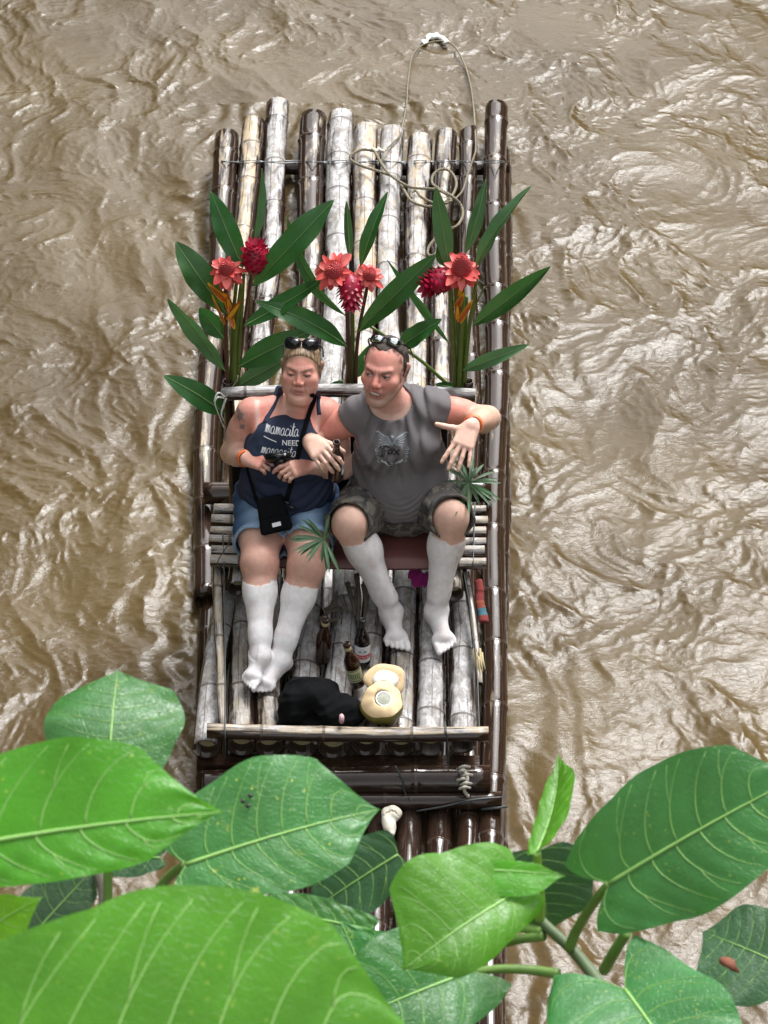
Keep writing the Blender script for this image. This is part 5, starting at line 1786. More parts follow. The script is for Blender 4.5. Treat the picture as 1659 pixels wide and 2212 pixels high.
# shoulder bag for the camera
def pouch():
    T = WOMAN['top']
    bvh = BVHTree.FromPolygons([tuple(p) for p in WOMAN['Vt']], [tuple(int(i) for i in f) for f in WOMAN['Ft']])
    c = at(590, 1111, .835)
    root = empty('camera_pouch', c, 'small black camera pouch on a long shoulder strap hanging in the lap of the woman', 'pouch')
    N = unit(v3(0, -.80, .60)); B = unit(v3(-.22, .58, .78)); B = unit(B - N * np.dot(B, N)); A = np.cross(B, N)
    s = Sdf()
    Mx = np.stack([A, B, N], 1)
    def post(f, x, y, z):
        p = [x - c[0], y - c[1], z - c[2]]
        u = p[0] * A[0] + p[1] * A[1] + p[2] * A[2]
        v = p[0] * B[0] + p[1] * B[1] + p[2] * B[2]
        w_ = p[0] * N[0] + p[1] * N[1] + p[2] * N[2]
        q = [np.abs(u) - (.043 + .006 * np.clip(-v / .06, -1, 1)), np.abs(v) - .058, np.abs(w_) - .020]
        d = np.sqrt(sum(np.maximum(a, 0) ** 2 for a in q)) - .014 + np.minimum(np.maximum(np.maximum(q[0], q[1]), q[2]), 0)
        flap = np.where(np.abs(v + .012) < .0022, .0035, 0) * (w_ > 0)
        return d + flap
    s.ell(c, (.10, .10, .10), .01)
    V, F = s.mesh(.004, post)
    obj('pouch_body', V, F, M_BLACK, root)
    lb = c - B * .040 + A * .006 + N * .0345
    V = [lb + A * a * .017 + B * b_ * .008 + N * h for h in (0, .002) for a, b_ in ((-1, -1), (1, -1), (1, 1), (-1, 1))]
    obj('badge', V, [(0, 3, 2, 1), (4, 5, 6, 7), (0, 1, 5, 4), (1, 2, 6, 5), (2, 3, 7, 6), (3, 0, 4, 7)], M_LAB_W, root, smooth=False)
    bvb = BVHTree.FromPolygons([tuple(p) for p in WOMAN['V']], [tuple(int(i) for i in f) for f in WOMAN['F']])
    def strap(pts, wid, name, y_in=-.6):
        P = []
        for p in catmull(pts, 9):
            h = bvh.ray_cast(Vector(p + v3(0, -.4, .25)), Vector((0, .85, -.53)).normalized())
            if p[2] > 1.02:
                hb_ = bvb.ray_cast(Vector(p + v3(0, -.4, .25)), Vector((0, .85, -.53)).normalized())
                if hb_[0] is not None and (h[0] is None or hb_[3] < h[3]): h = hb_
            P.append(np.array(h[0]) + v3(0, -.006, .004) if h[0] is not None and abs(h[0][0] - p[0]) < .03 and h[3] < .62 else p)
        P = np.array(P)
        for _ in range(3): P[1:-1] = (P[:-2] + 2 * P[1:-1] + P[2:]) / 4
        _, Tt, _, _ = frames(P)
        V, F = [], []
        for i, p in enumerate(P):
            s_ = unit(np.cross(Tt[i], v3(0, -.75, .66)))
            nn = unit(np.cross(s_, Tt[i]))
            nn = nn if nn[1] < 0 else -nn
            for du, dn in ((-wid, 0), (wid, 0), (wid, .003), (-wid, .003)):
                V.append(p + s_ * du + nn * dn)
        for i in range(len(P) - 1):
            for j in range(4):
                k = (j + 1) % 4
                F.append((i * 4 + j, i * 4 + k, i * 4 + 4 + k, i * 4 + 4 + j))
        obj(name, V, F, M_BLACK, root, smooth=False)
    nb = WOMAN['nb']
    strap([nb + v3(.055, .03, .045), nb + v3(.060, -.02, .035), at(668, 893, 1.15), at(652, 950, 1.06), at(640, 1000, .98), at(628, 1050, .92), at(617, 1086, .885)], .0090, 'strap')
    strap([at(533, 1000, .98), at(540, 1040, .93), at(552, 1085, .88), at(560, 1100, .86)], .007, 'strap')
    for (x, y) in ((619, 1082), (629, 1092)):
        p = at(x, y, .885)
        Mesh().tube([p + v3(-.012, 0, 0), p + v3(.014, -.01, -.006)], .008, 6, flat=.6).build('buckle', M_GLOSSY, root)
pouch()

# printed lettering and emblem, carried onto the cloth
def projector(V, F, o, Xa, Ya, lift=.0025):
    bvh = BVHTree.FromPolygons([tuple(p) for p in V], [tuple(int(i) for i in f) for f in F])
    Na = np.cross(Xa, Ya)
    def place(u, v):
        p = o + Xa * u + Ya * v
        h = bvh.ray_cast(Vector(p + Na * .25), Vector(-Na))
        if h[0] is None: return p
        return np.array(h[0]) + Na * lift
    return place
def ribbon(m, pts, wid, place, n=7, ctl=True):
    P = np.array([(p[0], p[1], 0) for p in (catmull([(a, b, 0) for a, b in pts], n) if ctl else [(a, b, 0) for a, b in pts])])
    T = np.gradient(P, axis=0)
    T /= np.maximum(np.linalg.norm(T, axis=1)[:, None], 1e-9)
    V, F = [], []
    for i in range(len(P)):
        s_ = v3(-T[i][1], T[i][0], 0) * wid
        V += [place(*(P[i] + s_)[:2]), place(*(P[i] - s_)[:2])]
    for i in range(len(P) - 1):
        F.append((2 * i, 2 * i + 1, 2 * i + 3, 2 * i + 2))
    m.add(V, F)
CURS = {   # joined-up letters in a unit box: (strokes, advance)
    'm': ([[(0, .05), (.08, .5), (.14, 1.0), (.22, .9), (.24, .05), (.30, .7), (.42, .98), (.48, .7), (.48, .05), (.56, .7), (.68, .98), (.76, .6), (.78, .15), (.9, .05)]], .92),
    'a': ([[(.55, .85), (.35, 1.0), (.08, .7), (.08, .2), (.28, .0), (.5, .3), (.58, .9), (.56, .3), (.66, .02), (.8, .2)]], .78),
    'c': ([[(.55, .8), (.35, 1.0), (.08, .7), (.08, .2), (.3, .0), (.6, .2)]], .60),
    'i': ([[(.05, .1), (.18, .9), (.20, .2), (.30, .0), (.42, .2)], [(.2, 1.3), (.22, 1.42)]], .42),
    't': ([[(.05, .1), (.25, 1.7), (.24, .3), (.34, .0), (.48, .2)], [(.02, 1.15), (.5, 1.3)]], .48),
    'r': ([[(.03, .1), (.18, 1.0), (.24, .8), (.45, .92), (.46, .3), (.56, .02), (.68, .2)]], .64),
    'g': ([[(.55, .85), (.35, 1.0), (.08, .7), (.08, .2), (.28, .0), (.5, .3), (.58, .9), (.56, -.5), (.35, -.85), (.15, -.6), (.45, -.15), (.78, .15)]], .76),
    's': ([[(.0, .05), (.35, .95), (.42, .4), (.3, .0), (.08, .05)]], .5)}
M_PRINT_W = plain('white_print', (.78, .78, .80), .7, .05, 90)
def script(m, word, place, x0, y0, h, wid, slant=.25, rise=0.0):
    x = x0
    for ch in word:
        st, adv = CURS[ch]
        for s_ in st:
            ribbon(m, [(x + (px + slant * py * .5) * h * .95, y0 + py * h + rise * (x - x0)) for px, py in s_], wid, place)
        x += adv * h * .95
    return x
def prints():
    cx = WOMAN['cx']
    Ya = unit(v3(.0, .28, .96)); Xa = unit(v3(1, 0, -.05)); Ya = unit(Ya - Xa * np.dot(Xa, Ya))
    def origin_at(x, y, V, F, z):
        bvh = BVHTree.FromPolygons([tuple(p) for p in V], [tuple(int(i) for i in f) for f in F])
        h = bvh.ray_cast(Vector(CAM), Vector(unit(ray(x, y))))
        return np.array(h[0]) if h[0] is not None else at(x, y, z)
    o = origin_at(632, 955, WOMAN['Vt'], WOMAN['Ft'], 1.0)
    pl = projector(WOMAN['Vt'], WOMAN['Ft'], o, Xa, Ya)
    m = Mesh()
    script(m, 'mamacita', pl, -.108, .026, .024, .0012, rise=-.04)
    m.build('script_print', M_PRINT_W, WOMAN['top'])
    m = Mesh()
    ribbon(m, [(-.112, .012), (-.062, -.002)], .0017, pl, 5)
    ribbon(m, [(.062, -.008), (.112, -.012)], .0017, pl, 5)
    m.build('rule_print', M_PRINT_W, WOMAN['top'])
    letters_on('lettering', 'NEEDS', M_PRINT_W, WOMAN['top'], lambda u, v: pl(u + .002, v - .004), .029, offset=.0004)
    m = Mesh()
    script(m, 'margaritas', pl, -.120, -.050, .023, .0012, rise=-.06)
    m.build('script_print', M_PRINT_W, WOMAN['top'])
    # the crest on the man's shirt
    Ya = unit(v3(0, .22, .97)); Xa = v3(1, 0, 0)
    o = origin_at(847, 968, MAN['Vs'], MAN['Fs'], 1.0)
    pl = projector(MAN['Vs'], MAN['Fs'], o, Xa, Ya, .003)
    ml, md = plain('pale_grey_print', (.33, .37, .40), .75, .25, 120), plain('black_print', (.022, .021, .023), .8, .1, 90)
    m = Mesh()
    k = .001
    for q in (-1, 1):
        for i in range(6):            # feathers of the spread wings
            ribbon(m, [(q * 9 * k, (34 - i * 3.5) * k), (q * (24 + 2 * i) * k, (43 - i * 5.5) * k), (q * (60 - i * 4.5) * k, (58 - i * 10.5) * k)], .0013 + .0003 * (i == 0), pl, 5)
        ribbon(m, [(q * 9 * k, 36 * k), (q * 32 * k, 50 * k), (q * 62 * k, 60 * k)], .0024, pl, 5)
        for i in range(4):            # scrollwork beside the word
            a = (q * (58 - 3 * i) * k, (6 - 16 * i) * k)
            ribbon(m, [a, (a[0] + q * 7 * k, a[1] - 4 * k), (a[0] + q * 3 * k, a[1] - 10 * k), (a[0] - q * 5 * k, a[1] - 6 * k)], .0017, pl, 5)
    ribbon(m, [(-9 * k, 33 * k), (0, 20 * k), (9 * k, 33 * k)], .0028, pl, 5)
    ribbon(m, [(-4 * k, 46 * k), (0, 51 * k), (5 * k, 46 * k)], .0032, pl, 5)
    ribbon(m, [(0, 20 * k), (0, 12 * k)], .003, pl, 5)
    m.build('eagle_print', ml, MAN['shirt'])
    m = Mesh()                        # black-letter word
    def pen(pts, w=.0030): ribbon(m, [(a * k, b * k) for a, b in pts], w, pl, 5)
    pen([(-50, 6), (-44, 11), (-34, 8), (-38, -2), (-38, -18), (-46, -26)]); pen([(-32, 9), (-30, -6), (-31, -20), (-38, -28)], .0026); pen([(-31, 8), (-20, 12), (-10, 7)]); pen([(-30, -4), (-20, -2)], .0022)
    pen([(-8, 0), (-14, -4), (-14, -16), (-6, -21)]); pen([(-8, 0), (0, -4), (0, -15), (-6, -21)])
    pen([(6, 0), (14, -5), (20, -16), (28, -21)], .0034); pen([(28, 2), (19, -7), (12, -16), (4, -22)], .0024); pen([(10, -11), (24, -10)], .0018)
    m.build('word_print', md, MAN['shirt'])
    m = Mesh()                        # crescent banner
    P_, Q_ = [], []
    for i in range(17):
        a = math.pi * (1.14 + .72 * i / 16)
        P_.append(pl(48 * k * math.cos(a), (-22 + 48 * math.sin(a)) * k * .98)); Q_.append(pl(44 * k * math.cos(a), (-22 + 33 * math.sin(a)) * k))
    m.add(P_ + Q_, [(i, i + 1, 18 + i, 17 + i) for i in range(16)])
    m.build('banner_print', plain('pale_banner_print', (.50, .55, .58), .75, .2, 120), MAN['shirt'])
    pl2 = projector(MAN['Vs'], MAN['Fs'], o, Xa, Ya, .004)
    m = Mesh()
    for pts in ([(-22, -50), (-12, -60), (0, -72), (12, -60), (22, -50)], [(-22, -50), (-10, -54), (-4, -62)], [(22, -50), (10, -54), (4, -62)], [(-18, -60), (-6, -58), (0, -64), (6, -58), (18, -60)]):
        ribbon(m, [(a * k, b * k) for a, b in pts], .0017, pl2, 4)
    m.build('fox_head_print', md, MAN['shirt'])
prints()

# wedding rings
tl = MAN['wrL']
def ring_on(hand_o, c, axis, r, mat, name):
    tube_ring(name, c, axis, r, .005, .002, mat, hand_o, 16)
pr_ = at(1004, 968, 1.14)
ring_on(MAN['body'], pr_ , unit(v3(-.12, -.62, -.76)), .0098, M_GOLD, 'ring')
# ------------------------------------------------------------------ cut ginger bouquets
def leaf_material(name, top, under, vein, rough=.38, trans=.25, spots=0.0, spotcol=(.45, .5, .08), bump=.35, scale=1.0):
    g = G(name)
    uv = g.n('ShaderNodeUVMap').outputs[0]
    p = g.pos()
    n = g.noise(p, 9 * scale, 4, .6)
    fine = g.noise(p, 60 * scale, 4, .65)
    rnd = g.n('ShaderNodeObjectInfo').outputs['Random']
    back = g.n('ShaderNodeNewGeometry').outputs['Backfacing']
    c = g.mix(g.rng(n, .3, .7), tuple(x * .78 for x in top), tuple(x * 1.22 for x in top))
    c = g.mix(g.math('MULTIPLY', fine, .35), c, vein)
    ridge = g.vor(p, 110 * scale, 'DISTANCE_TO_EDGE')
    net = g.rng(ridge, .0, .07, 1, 0)
    c = g.mix(g.math('MULTIPLY', net, .22), c, vein)
    if spots:
        sp = g.rng(g.noise(p, 24 * scale, 5, .7), .62, .70)
        reg = g.rng(g.noise(p, 5 * scale, 2), .42, .62)
        c = g.mix(g.math('MULTIPLY', g.math('MULTIPLY', sp, reg), spots), c, spotcol)
        dots = g.rng(g.vor(p, 75 * scale), .10, .2, 1, 0)
        c = g.mix(g.math('MULTIPLY', g.math('MULTIPLY', dots, g.rng(g.noise(p, 14 * scale, 2), .5, .6)), spots), c, spotcol)
    c = g.mix(back, c, g.mix(.6, c, under))
    hv = g.n('ShaderNodeHueSaturation', {'Color': c, 'Value': g.math('ADD', .85, g.math('MULTIPLY', rnd, .3)), 'Hue': g.math('ADD', .49, g.math('MULTIPLY', rnd, .02))}).outputs[0]
    nor = g.bump(g.math('ADD', g.math('MULTIPLY', net, -.35), g.math('ADD', fine, n)), bump, .003)
    a = g.bsdf(hv, rough, nor, link=False, **{'Specular IOR Level': .45})
    t = g.n('ShaderNodeBsdfTranslucent', {'Color': g.mix(.5, hv, tuple(min(1, x * 2.4) for x in under)), 'Normal': nor}).outputs[0]
    mx = g.n('ShaderNodeMixShader', {0: trans, 1: a, 2: t}).outputs[0]
    g.t.links.new(mx, g.out.inputs[0])
    return g.m
M_GL = leaf_material('ginger_leaf', (.021, .098, .020), (.055, .17, .035), (.040, .13, .032), .33, .12)
M_GL_U = leaf_material('ginger_leaf_underside', (.050, .125, .045), (.06, .15, .045), (.07, .16, .06), .5, .15)
M_GRIB = plain('ginger_midrib', (.15, .27, .085), .5, .2, 60)
M_GSTEM = plain('ginger_stem', (.085, .135, .020), .45, .35, 30, .3)
M_GSTEM_R = plain('ginger_stem_red', (.075, .030, .020), .45, .4, 30, .3)

def blade(name, base, tip, hw, parent, mat, facing, bend=.05, fold=.25, rib=True, ribmat=None, twist=0.0, roll=0.0, peak=.45, wave=.05, nu=30, nv=8, rips=0):
    """long leaf blade from base to tip; facing = where its upper side looks"""
    base, tip = np.asarray(base, float), np.asarray(tip, float)
    d = tip - base
    L = np.linalg.norm(d); d = d / L
    n0 = unit(np.asarray(facing, float) - d * np.dot(facing, d))
    s0 = np.cross(d, n0)
    V, F, UV = [], [], []
    ph = random.uniform(0, 6)
    mid = []
    for i in range(nu + 1):
        u = i / nu
        a = u / (peak * 2) if u < peak else .5 + (u - peak) / (1 - peak) * .5
        w = hw * max(.02, math.sin(math.pi * a)) ** .72
        th = twist * u
        s = s0 * math.cos(th) + n0 * math.sin(th)
        n = -s0 * math.sin(th) + n0 * math.cos(th)
        c = base + d * L * u + n0 * bend * L * (math.sin(math.pi * u) - .6 * u * u)
        mid.append(c + n * .0)
        for j in range(nv + 1):
            v = j / nv * 2 - 1
            ro = roll * (.3 + u)
            if roll and v > 0:
                ang = v * ro
                off = s * w * math.sin(ang) / max(ro, .01) + n * w * (1 - math.cos(ang)) / max(ro, .01)
            else:
                off = s * w * v * math.cos(fold) + n * w * abs(v) * math.sin(fold)
            off = off + n * wave * w * math.sin(u * 17 + ph + (2 if v > 0 else 0)) * v * v
            V.append(c + off)
    for i in range(nu):
        for j in range(nv):
            F.append((i * (nv + 1) + j, i * (nv + 1) + j + 1, (i + 1) * (nv + 1) + j + 1, (i + 1) * (nv + 1) + j))
            UV += [(j / nv, i / nu), ((j + 1) / nv, i / nu), ((j + 1) / nv, (i + 1) / nu), (j / nv, (i + 1) / nu)]
    o = obj(name, V, F, mat, parent, uv=UV)
    if rib:
        Mesh().tube(np.array(mid) + n0 * .001, np.linspace(.0045, .0012, len(mid)), 5, flat=.7).build('midrib', ribmat or M_GRIB, o)
    return o

M_TORCH = plain('torch_petal', (.64, .070, .060), .5, .22, 35, .2)
M_TORCH_T = plain('torch_petal_pink', (.68, .125, .11), .5, .2, 45, .2)
M_TORCH_C = plain('torch_cone', (.36, .045, .055), .55, .4, 120, .4)
M_RED = plain('red_ginger', (.34, .006, .035), .4, .3, 60, .2)
M_HELI_Y = plain('heliconia_yellow', (.72, .40, .02), .45, .2, 40, .2)
M_HELI_O = plain('heliconia_orange', (.42, .085, .012), .45, .3, 40, .2)

def petal(name, base, d, up, L, w, mat, parent, cup=.3, curl=.5, n=6):
    d = unit(d); up = unit(np.asarray(up, float) - d * np.dot(up, d)); s = np.cross(d, up)
    V, F = [], []
    for i in range(n + 1):
        u = i / n
        ww = w * math.sin(math.pi * min(1, .18 + .80 * u)) ** .6
        c = base + d * L * (u - .15 * curl * u * u) - up * curl * L * u * u * .6
        for v in (-1, 0, 1):
            V.append(c + s * ww * v + up * cup * ww * abs(v))
    for i in range(n):
        for j in range(2):
            F.append((i * 3 + j, i * 3 + j + 1, i * 3 + j + 4, i * 3 + j + 3))
    return obj(name, V, F, mat, parent)
def torch(c, axis, R_, parent, cone_h=.8, spread=1.0, seed=0):
    """torch ginger: a domed cone of small bracts in a skirt of waxy petals"""
    r = random.Random(seed)
    axis = unit(axis)
    a = unit(np.cross(axis, v3(.3, 1, .2))); b = np.cross(axis, a)
    m = Mesh().lathe([(0, -.25 * R_), (.30 * R_, -.2 * R_), (.48 * R_, .05 * R_), (.46 * R_, .3 * R_ * cone_h), (.28 * R_, .75 * R_ * cone_h), (0, 1.0 * R_ * cone_h)], c, axis, 14)
    f = m.build('torch_ginger', M_TORCH_C, parent)
    m = Mesh()
    for k in range(110):                         # the many tiny bracts of the cone
        t = k / 110
        ang = k * 2.39996
        rr = R_ * (.52 * math.sqrt(1 - t) + .03)
        h = R_ * (.05 + .92 * t * cone_h)
        d = a * math.cos(ang) + b * math.sin(ang)
        p = c + d * rr * .82 + axis * (h - .03 * R_)
        q = p + unit(d * .8 + axis * .9) * R_ * .17
        s = np.cross(d, axis) * R_ * .045
        m.add([p - s, p + s, q + axis * .01 * R_, p + axis * .05 * R_ + d * .06 * R_], [(0, 1, 2), (0, 3, 2), (3, 1, 2)])
    o = m.build('cone_bracts', M_TORCH_T, f); o['kind'] = 'stuff'
    for ring, (cnt, el, L, w) in enumerate(((9, -.55, .98, .24), (8, -.05, .92, .24), (8, .45, .74, .19))):
        for k in range(cnt):
            ang = 2 * math.pi * (k + .5 * ring + r.uniform(-.15, .15)) / cnt
            el2 = el * spread + r.uniform(-.28, .28)
            d = (a * math.cos(ang) + b * math.sin(ang)) * math.cos(el2) + axis * math.sin(el2)
            petal('petal', c + (a * math.cos(ang) + b * math.sin(ang)) * .26 * R_ - axis * .06 * R_ * (2 - ring), d, axis, L * R_ * r.uniform(.62, 1.12), w * R_ * r.uniform(.75, 1.25), M_TORCH if (k + ring) % 3 else M_TORCH_T, f, .35, .35 * r.uniform(.3, 1.5))
    return f
def redginger(c, axis, L, w, parent, seed=0):
    r = random.Random(seed)
    axis = unit(axis)
    a = unit(np.cross(axis, v3(.3, 1, .2))); b = np.cross(axis, a)
    f = Mesh().lathe([(0, -.5 * L), (.35 * w, -.4 * L), (.55 * w, -.1 * L), (.45 * w, .25 * L), (0, .48 * L)], c, axis, 12).build('red_ginger', M_RED, parent)
    n = 62
    for k in range(n):
        t = k / (n - 1)
        ang = k * 2.39996
        rr = w * .5 * math.sin(math.pi * (.12 + .8 * t)) ** .7
        d = a * math.cos(ang) + b * math.sin(ang)
        p = c + axis * L * (t - .5) * .95 + d * rr * .7
        petal('bract', p, d * .8 + axis * (.5 + .3 * t), axis + d * .2, w * .42 * r.uniform(.8, 1.2), w * .13, M_RED, f, .5, -.2, 4)
    return f
def heliconia(pts, parent, Y):
    f = empty('heliconia', origin(parent) * 0, None)
    for (bx, by, tx, ty, w, mat, y) in pts:
        a_, b_ = ay(bx, by, y), ay(tx, ty, y - .03)
        d = b_ - a_
        o = petal('bract', a_, d, v3(0, -1, .5), np.linalg.norm(d), w, mat, parent, .9, .15, 7)
        petal('bract', a_ + v3(0, -.006, .004), d + v3(0, -.01, 0), v3(0, -1, .5), np.linalg.norm(d) * .92, w * .6, M_HELI_O if mat is M_HELI_Y else M_HELI_Y, parent, .5, .1, 7)
    bpy.data.objects.remove(f)
TOCAM = -FWD
UPF = unit(v3(0, -.35, .9))
def bouquet(label, base, Y, leaves, stems):
    root = empty('ginger_bouquet', base, label, 'bouquet', 'flower bouquets tied to the backrest')
    for (bx, by, tx, ty, hw, yb, yt, und, kw) in leaves:
        mat = M_GL_U if und else M_GL
        a_, b_ = ay(bx, by, Y + yb), ay(tx, ty, Y + yt)
        k = dict(facing=v3(0, -.85, .55), bend=random.uniform(-.03, .12), fold=.22, twist=random.uniform(-.5, .5), wave=random.uniform(.05, .16))
        k.update(kw)
        blade('leaf', a_, b_, hw / 540.0, root, mat, **k)
    for (pts, r0, r1, red) in stems:
        P = catmull([ay(x, y, Y + yy) for x, y, yy in pts], 8)
        Mesh().tube(P, np.linspace(r0, r1, len(P)), 8).build('stem', M_GSTEM_R if red else M_GSTEM, root)
    return root
YB = .45
B1 = bouquet('left bouquet of pink torch ginger, red ginger and orange heliconia', ay(500, 850, YB), YB, [
    (525, 578, 455, 414, 27, 0, .10, 0, dict(facing=v3(-.25, -.8, .55), fold=.3)),
    (547, 530, 566, 364, 16, .04, .14, 1, dict(facing=v3(.5, -.6, .4), fold=.75)),
    (547, 617, 718, 436, 31, 0, .02, 0, dict(facing=v3(.1, -.8, .6), fold=.15, peak=.6)),
    (490, 677, 380, 526, 31, -.03, .02, 0, dict(facing=v3(-.1, -.8, .6), fold=.2, peak=.6)),
    (527, 704, 700, 603, 22, -.02, -.02, 0, dict(facing=v3(.1, -.6, .8), fold=.3)),
    (487, 801, 362, 643, 23, -.03, -.04, 1, dict(facing=v3(-.4, -.8, .3), fold=.35)),
    (485, 731, 431, 664, 24, .03, .05, 0, {}),
    (517, 791, 675, 712, 29, -.02, -.03, 0, dict(facing=v3(.1, -.7, .7), fold=.15)),
    (512, 834, 622, 772, 22, .02, .03, 1, dict(facing=v3(.2, -.7, .5))),
    (486, 893, 358, 812, 27, -.04, -.08, 0, dict(facing=v3(-.1, -.6, .8), fold=.15, bend=.09)),
], [([(497, 900, -.02), (489, 760, -.02), (488, 610, -.03)], .008, .007, 1), ([(505, 860, 0), (508, 740, 0), (522, 610, 0)], .013, .009, 0), ([(512, 850, .01), (519, 720, .01), (527, 590, 0)], .012, .006, 0),
    ([(500, 850, .02), (503, 700, .02), (512, 600, .02)], .010, .007, 0), ([(517, 800, .01), (530, 680, .01), (544, 590, .01)], .007, .006, 1), ([(498, 840, .03), (485, 740, .04), (478, 690, .03)], .007, .005, 0)])
torch(ay(490, 583, YB - .04), v3(.02, -.45, .9), .066, B1, 1.0, 1.0, 3)
redginger(ay(550, 560, YB - .01), v3(.03, -.1, 1), .135, .088, B1, 4)
heliconia([(487, 650, 450, 613, .012, M_HELI_Y, YB - .05), (492, 640, 470, 628, .011, M_HELI_O, YB - .03), (492, 690, 519, 651, .013, M_HELI_O, YB - .05), (498, 668, 492, 640, .014, M_HELI_O, YB - .05), (497, 680, 507, 712, .011, M_HELI_Y, YB - .05), (490, 645, 497, 678, .012, M_HELI_Y, YB - .04), (486, 700, 458, 640, .006, M_HELI_Y, YB - .05)], B1, YB)
B2 = bouquet('middle bouquet of two coral torch gingers and a hanging red ginger behind the heads', ay(757, 840, YB), YB, [
    (757, 562, 748, 433, 11, .03, .10, 1, dict(fold=.6)),
    (779, 574, 836, 415, 18, .02, .10, 0, dict(facing=v3(-.3, -.8, .4), fold=.5)),
    (773, 716, 940, 551, 27, 0, 0, 0, dict(facing=v3(.1, -.75, .65), fold=.35, peak=.55)),
    (749, 748, 559, 648, 25, -.02, -.02, 0, dict(facing=v3(-.05, -.55, .85), fold=.3)),
    (745, 680, 612, 480, 16, .04, .06, 0, dict(facing=v3(-.5, -.7, .3), fold=.5)),
    (857, 755, 953, 690, 23, .02, .0, 0, dict(facing=v3(.1, -.6, .8), fold=.3)),
    (770, 815, 800, 745, 18, .05, .05, 0, {}),
    (740, 822, 700, 848, 9, .03, .03, 0, {}),
], [([(752, 860, 0), (752, 740, 0), (747, 610, -.01)], .009, .008, 1), ([(768, 860, .01), (772, 740, .01), (795, 610, 0)], .008, .007, 1), ([(760, 850, .02), (762, 720, .02), (760, 620, .02)], .009, .007, 0),
    ([(967, 830, .03), (900, 772, .04), (800, 705, .04)], .008, .006, 0)])
torch(ay(722, 585, YB - .03), v3(-.1, -.55, .8), .078, B2, .75, .75, 5)
torch(ay(798, 596, YB - .03), v3(.12, -.5, .85), .056, B2, .85, .45, 6)
redginger(ay(758, 626, YB - .06), v3(.02, -.45, -.85), .125, .088, B2, 7)
B3 = bouquet('right bouquet of a large pink torch ginger with red ginger and pale rolled leaves', ay(990, 850, YB), YB, [
    (970, 576, 942, 404, 21, .02, .10, 1, dict(facing=v3(-.2, -.85, .3), fold=.15)),
    (1006, 546, 1051, 389, 16, .03, .12, 1, dict(facing=v3(.2, -.85, .3), fold=.3, roll=1.2)),
    (1028, 576, 1144, 401, 20, .02, .08, 1, dict(facing=v3(-.4, -.7, .4), fold=.5, roll=1.6)),
    (1022, 702, 1190, 576, 25, .0, -.02, 0, dict(facing=v3(.1, -.6, .8), fold=.55, roll=1.2)),
    (998, 800, 1142, 745, 17, -.02, -.04, 1, dict(facing=v3(-.1, -.8, .5), fold=.35, roll=1.0)),
    (969, 740, 836, 559, 12, .05, .06, 0, dict(facing=v3(-.4, -.8, .2), fold=.45)),
    (962, 575, 944, 530, 13, .05, .06, 0, {}),
    (990, 838, 940, 830, 10, .03, .02, 0, {}),
], [([(985, 860, 0), (980, 760, 0), (972, 600, 0)], .012, .009, 0), ([(993, 860, .01), (991, 740, .01), (985, 610, 0)], .012, .009, 0), ([(1000, 850, -.01), (1012, 720, -.01), (1030, 600, -.01)], .011, .006, 0),
    ([(990, 860, -.02), (996, 750, -.02), (1000, 620, -.02)], .011, .008, 0), ([(996, 860, .02), (1003, 760, .03), (1008, 640, .03)], .010, .007, 0), ([(1008, 720, 0), (1028, 660, 0), (1046, 620, 0)], .004, .003, 0)])
torch(ay(996, 583, YB - .04), v3(.04, -.35, .95), .082, B3, 1.15, .9, 8)
redginger(ay(950, 606, YB - .03), v3(-.75, -.4, -.1), .125, .095, B3, 9)
heliconia([(992, 640, 1000, 600, .013, M_HELI_O, YB - .05), (986, 662, 1001, 635, .013, M_HELI_Y, YB - .05), (992, 695, 1020, 650, .012, M_HELI_Y, YB - .06), (988, 690, 988, 655, .012, M_HELI_O, YB - .05)], B3, YB)

# ------------------------------------------------------------------ narrow umbrella-palm fronds by the seat
M_SEDGE = leaf_material('palm_leaflet', (.030, .085, .028), (.05, .13, .04), (.05, .12, .04), .45, .15)
def frond(label, cx, cy, z, tips, stem):
    c = at(cx, cy, z)
    root = empty('palm_frond', c, label, 'palm frond', 'small palm fronds')
    Mesh().tube(catmull(stem(c), 6), .004, 6).build('stem', M_GSTEM, root)
    for (tx, ty, dz) in tips:
        blade('leaflet', c, at(tx, ty, z + dz), .0068, root, M_SEDGE, facing=UPF, bend=.05, fold=.3, rib=False, peak=.6, nu=8, nv=2, wave=0)
tips = []
for k in range(22):
    a = 2 * math.pi * k / 22 + random.uniform(-.14, .14)
    L = random.uniform(46, 78)
    tips.append((1012 + L * math.cos(a), 1043 + L * .95 * math.sin(a) + 6, random.uniform(-.03, .05)))
frond('green umbrella palm frond under the outstretched hand of the man', 1012, 1043, .86, tips, lambda c: [c, c + v3(0, .05, -.1), c + v3(0, .1, -.3)])
tips = [(629, 1159, .02), (633, 1170, .02), (622, 1166, 0), (632, 1191, 0), (648, 1199, -.01), (665, 1214, -.02), (650, 1120, .05), (662, 1118, .06), (640, 1132, .04), (695, 1215, -.05), (706, 1235, -.06), (712, 1236, -.05), (722, 1220, -.05), (735, 1240, -.06), (660, 1205, -.02), (712, 1112, .05), (640, 1196, 0)]
frond('dark green palm frond hanging across the lap between the two people', 700, 1164, .83, tips, lambda c: [c, c + v3(.01, .05, -.02), c + v3(.0, .2, -.04)])
g_ = at(662, 1040, .95)
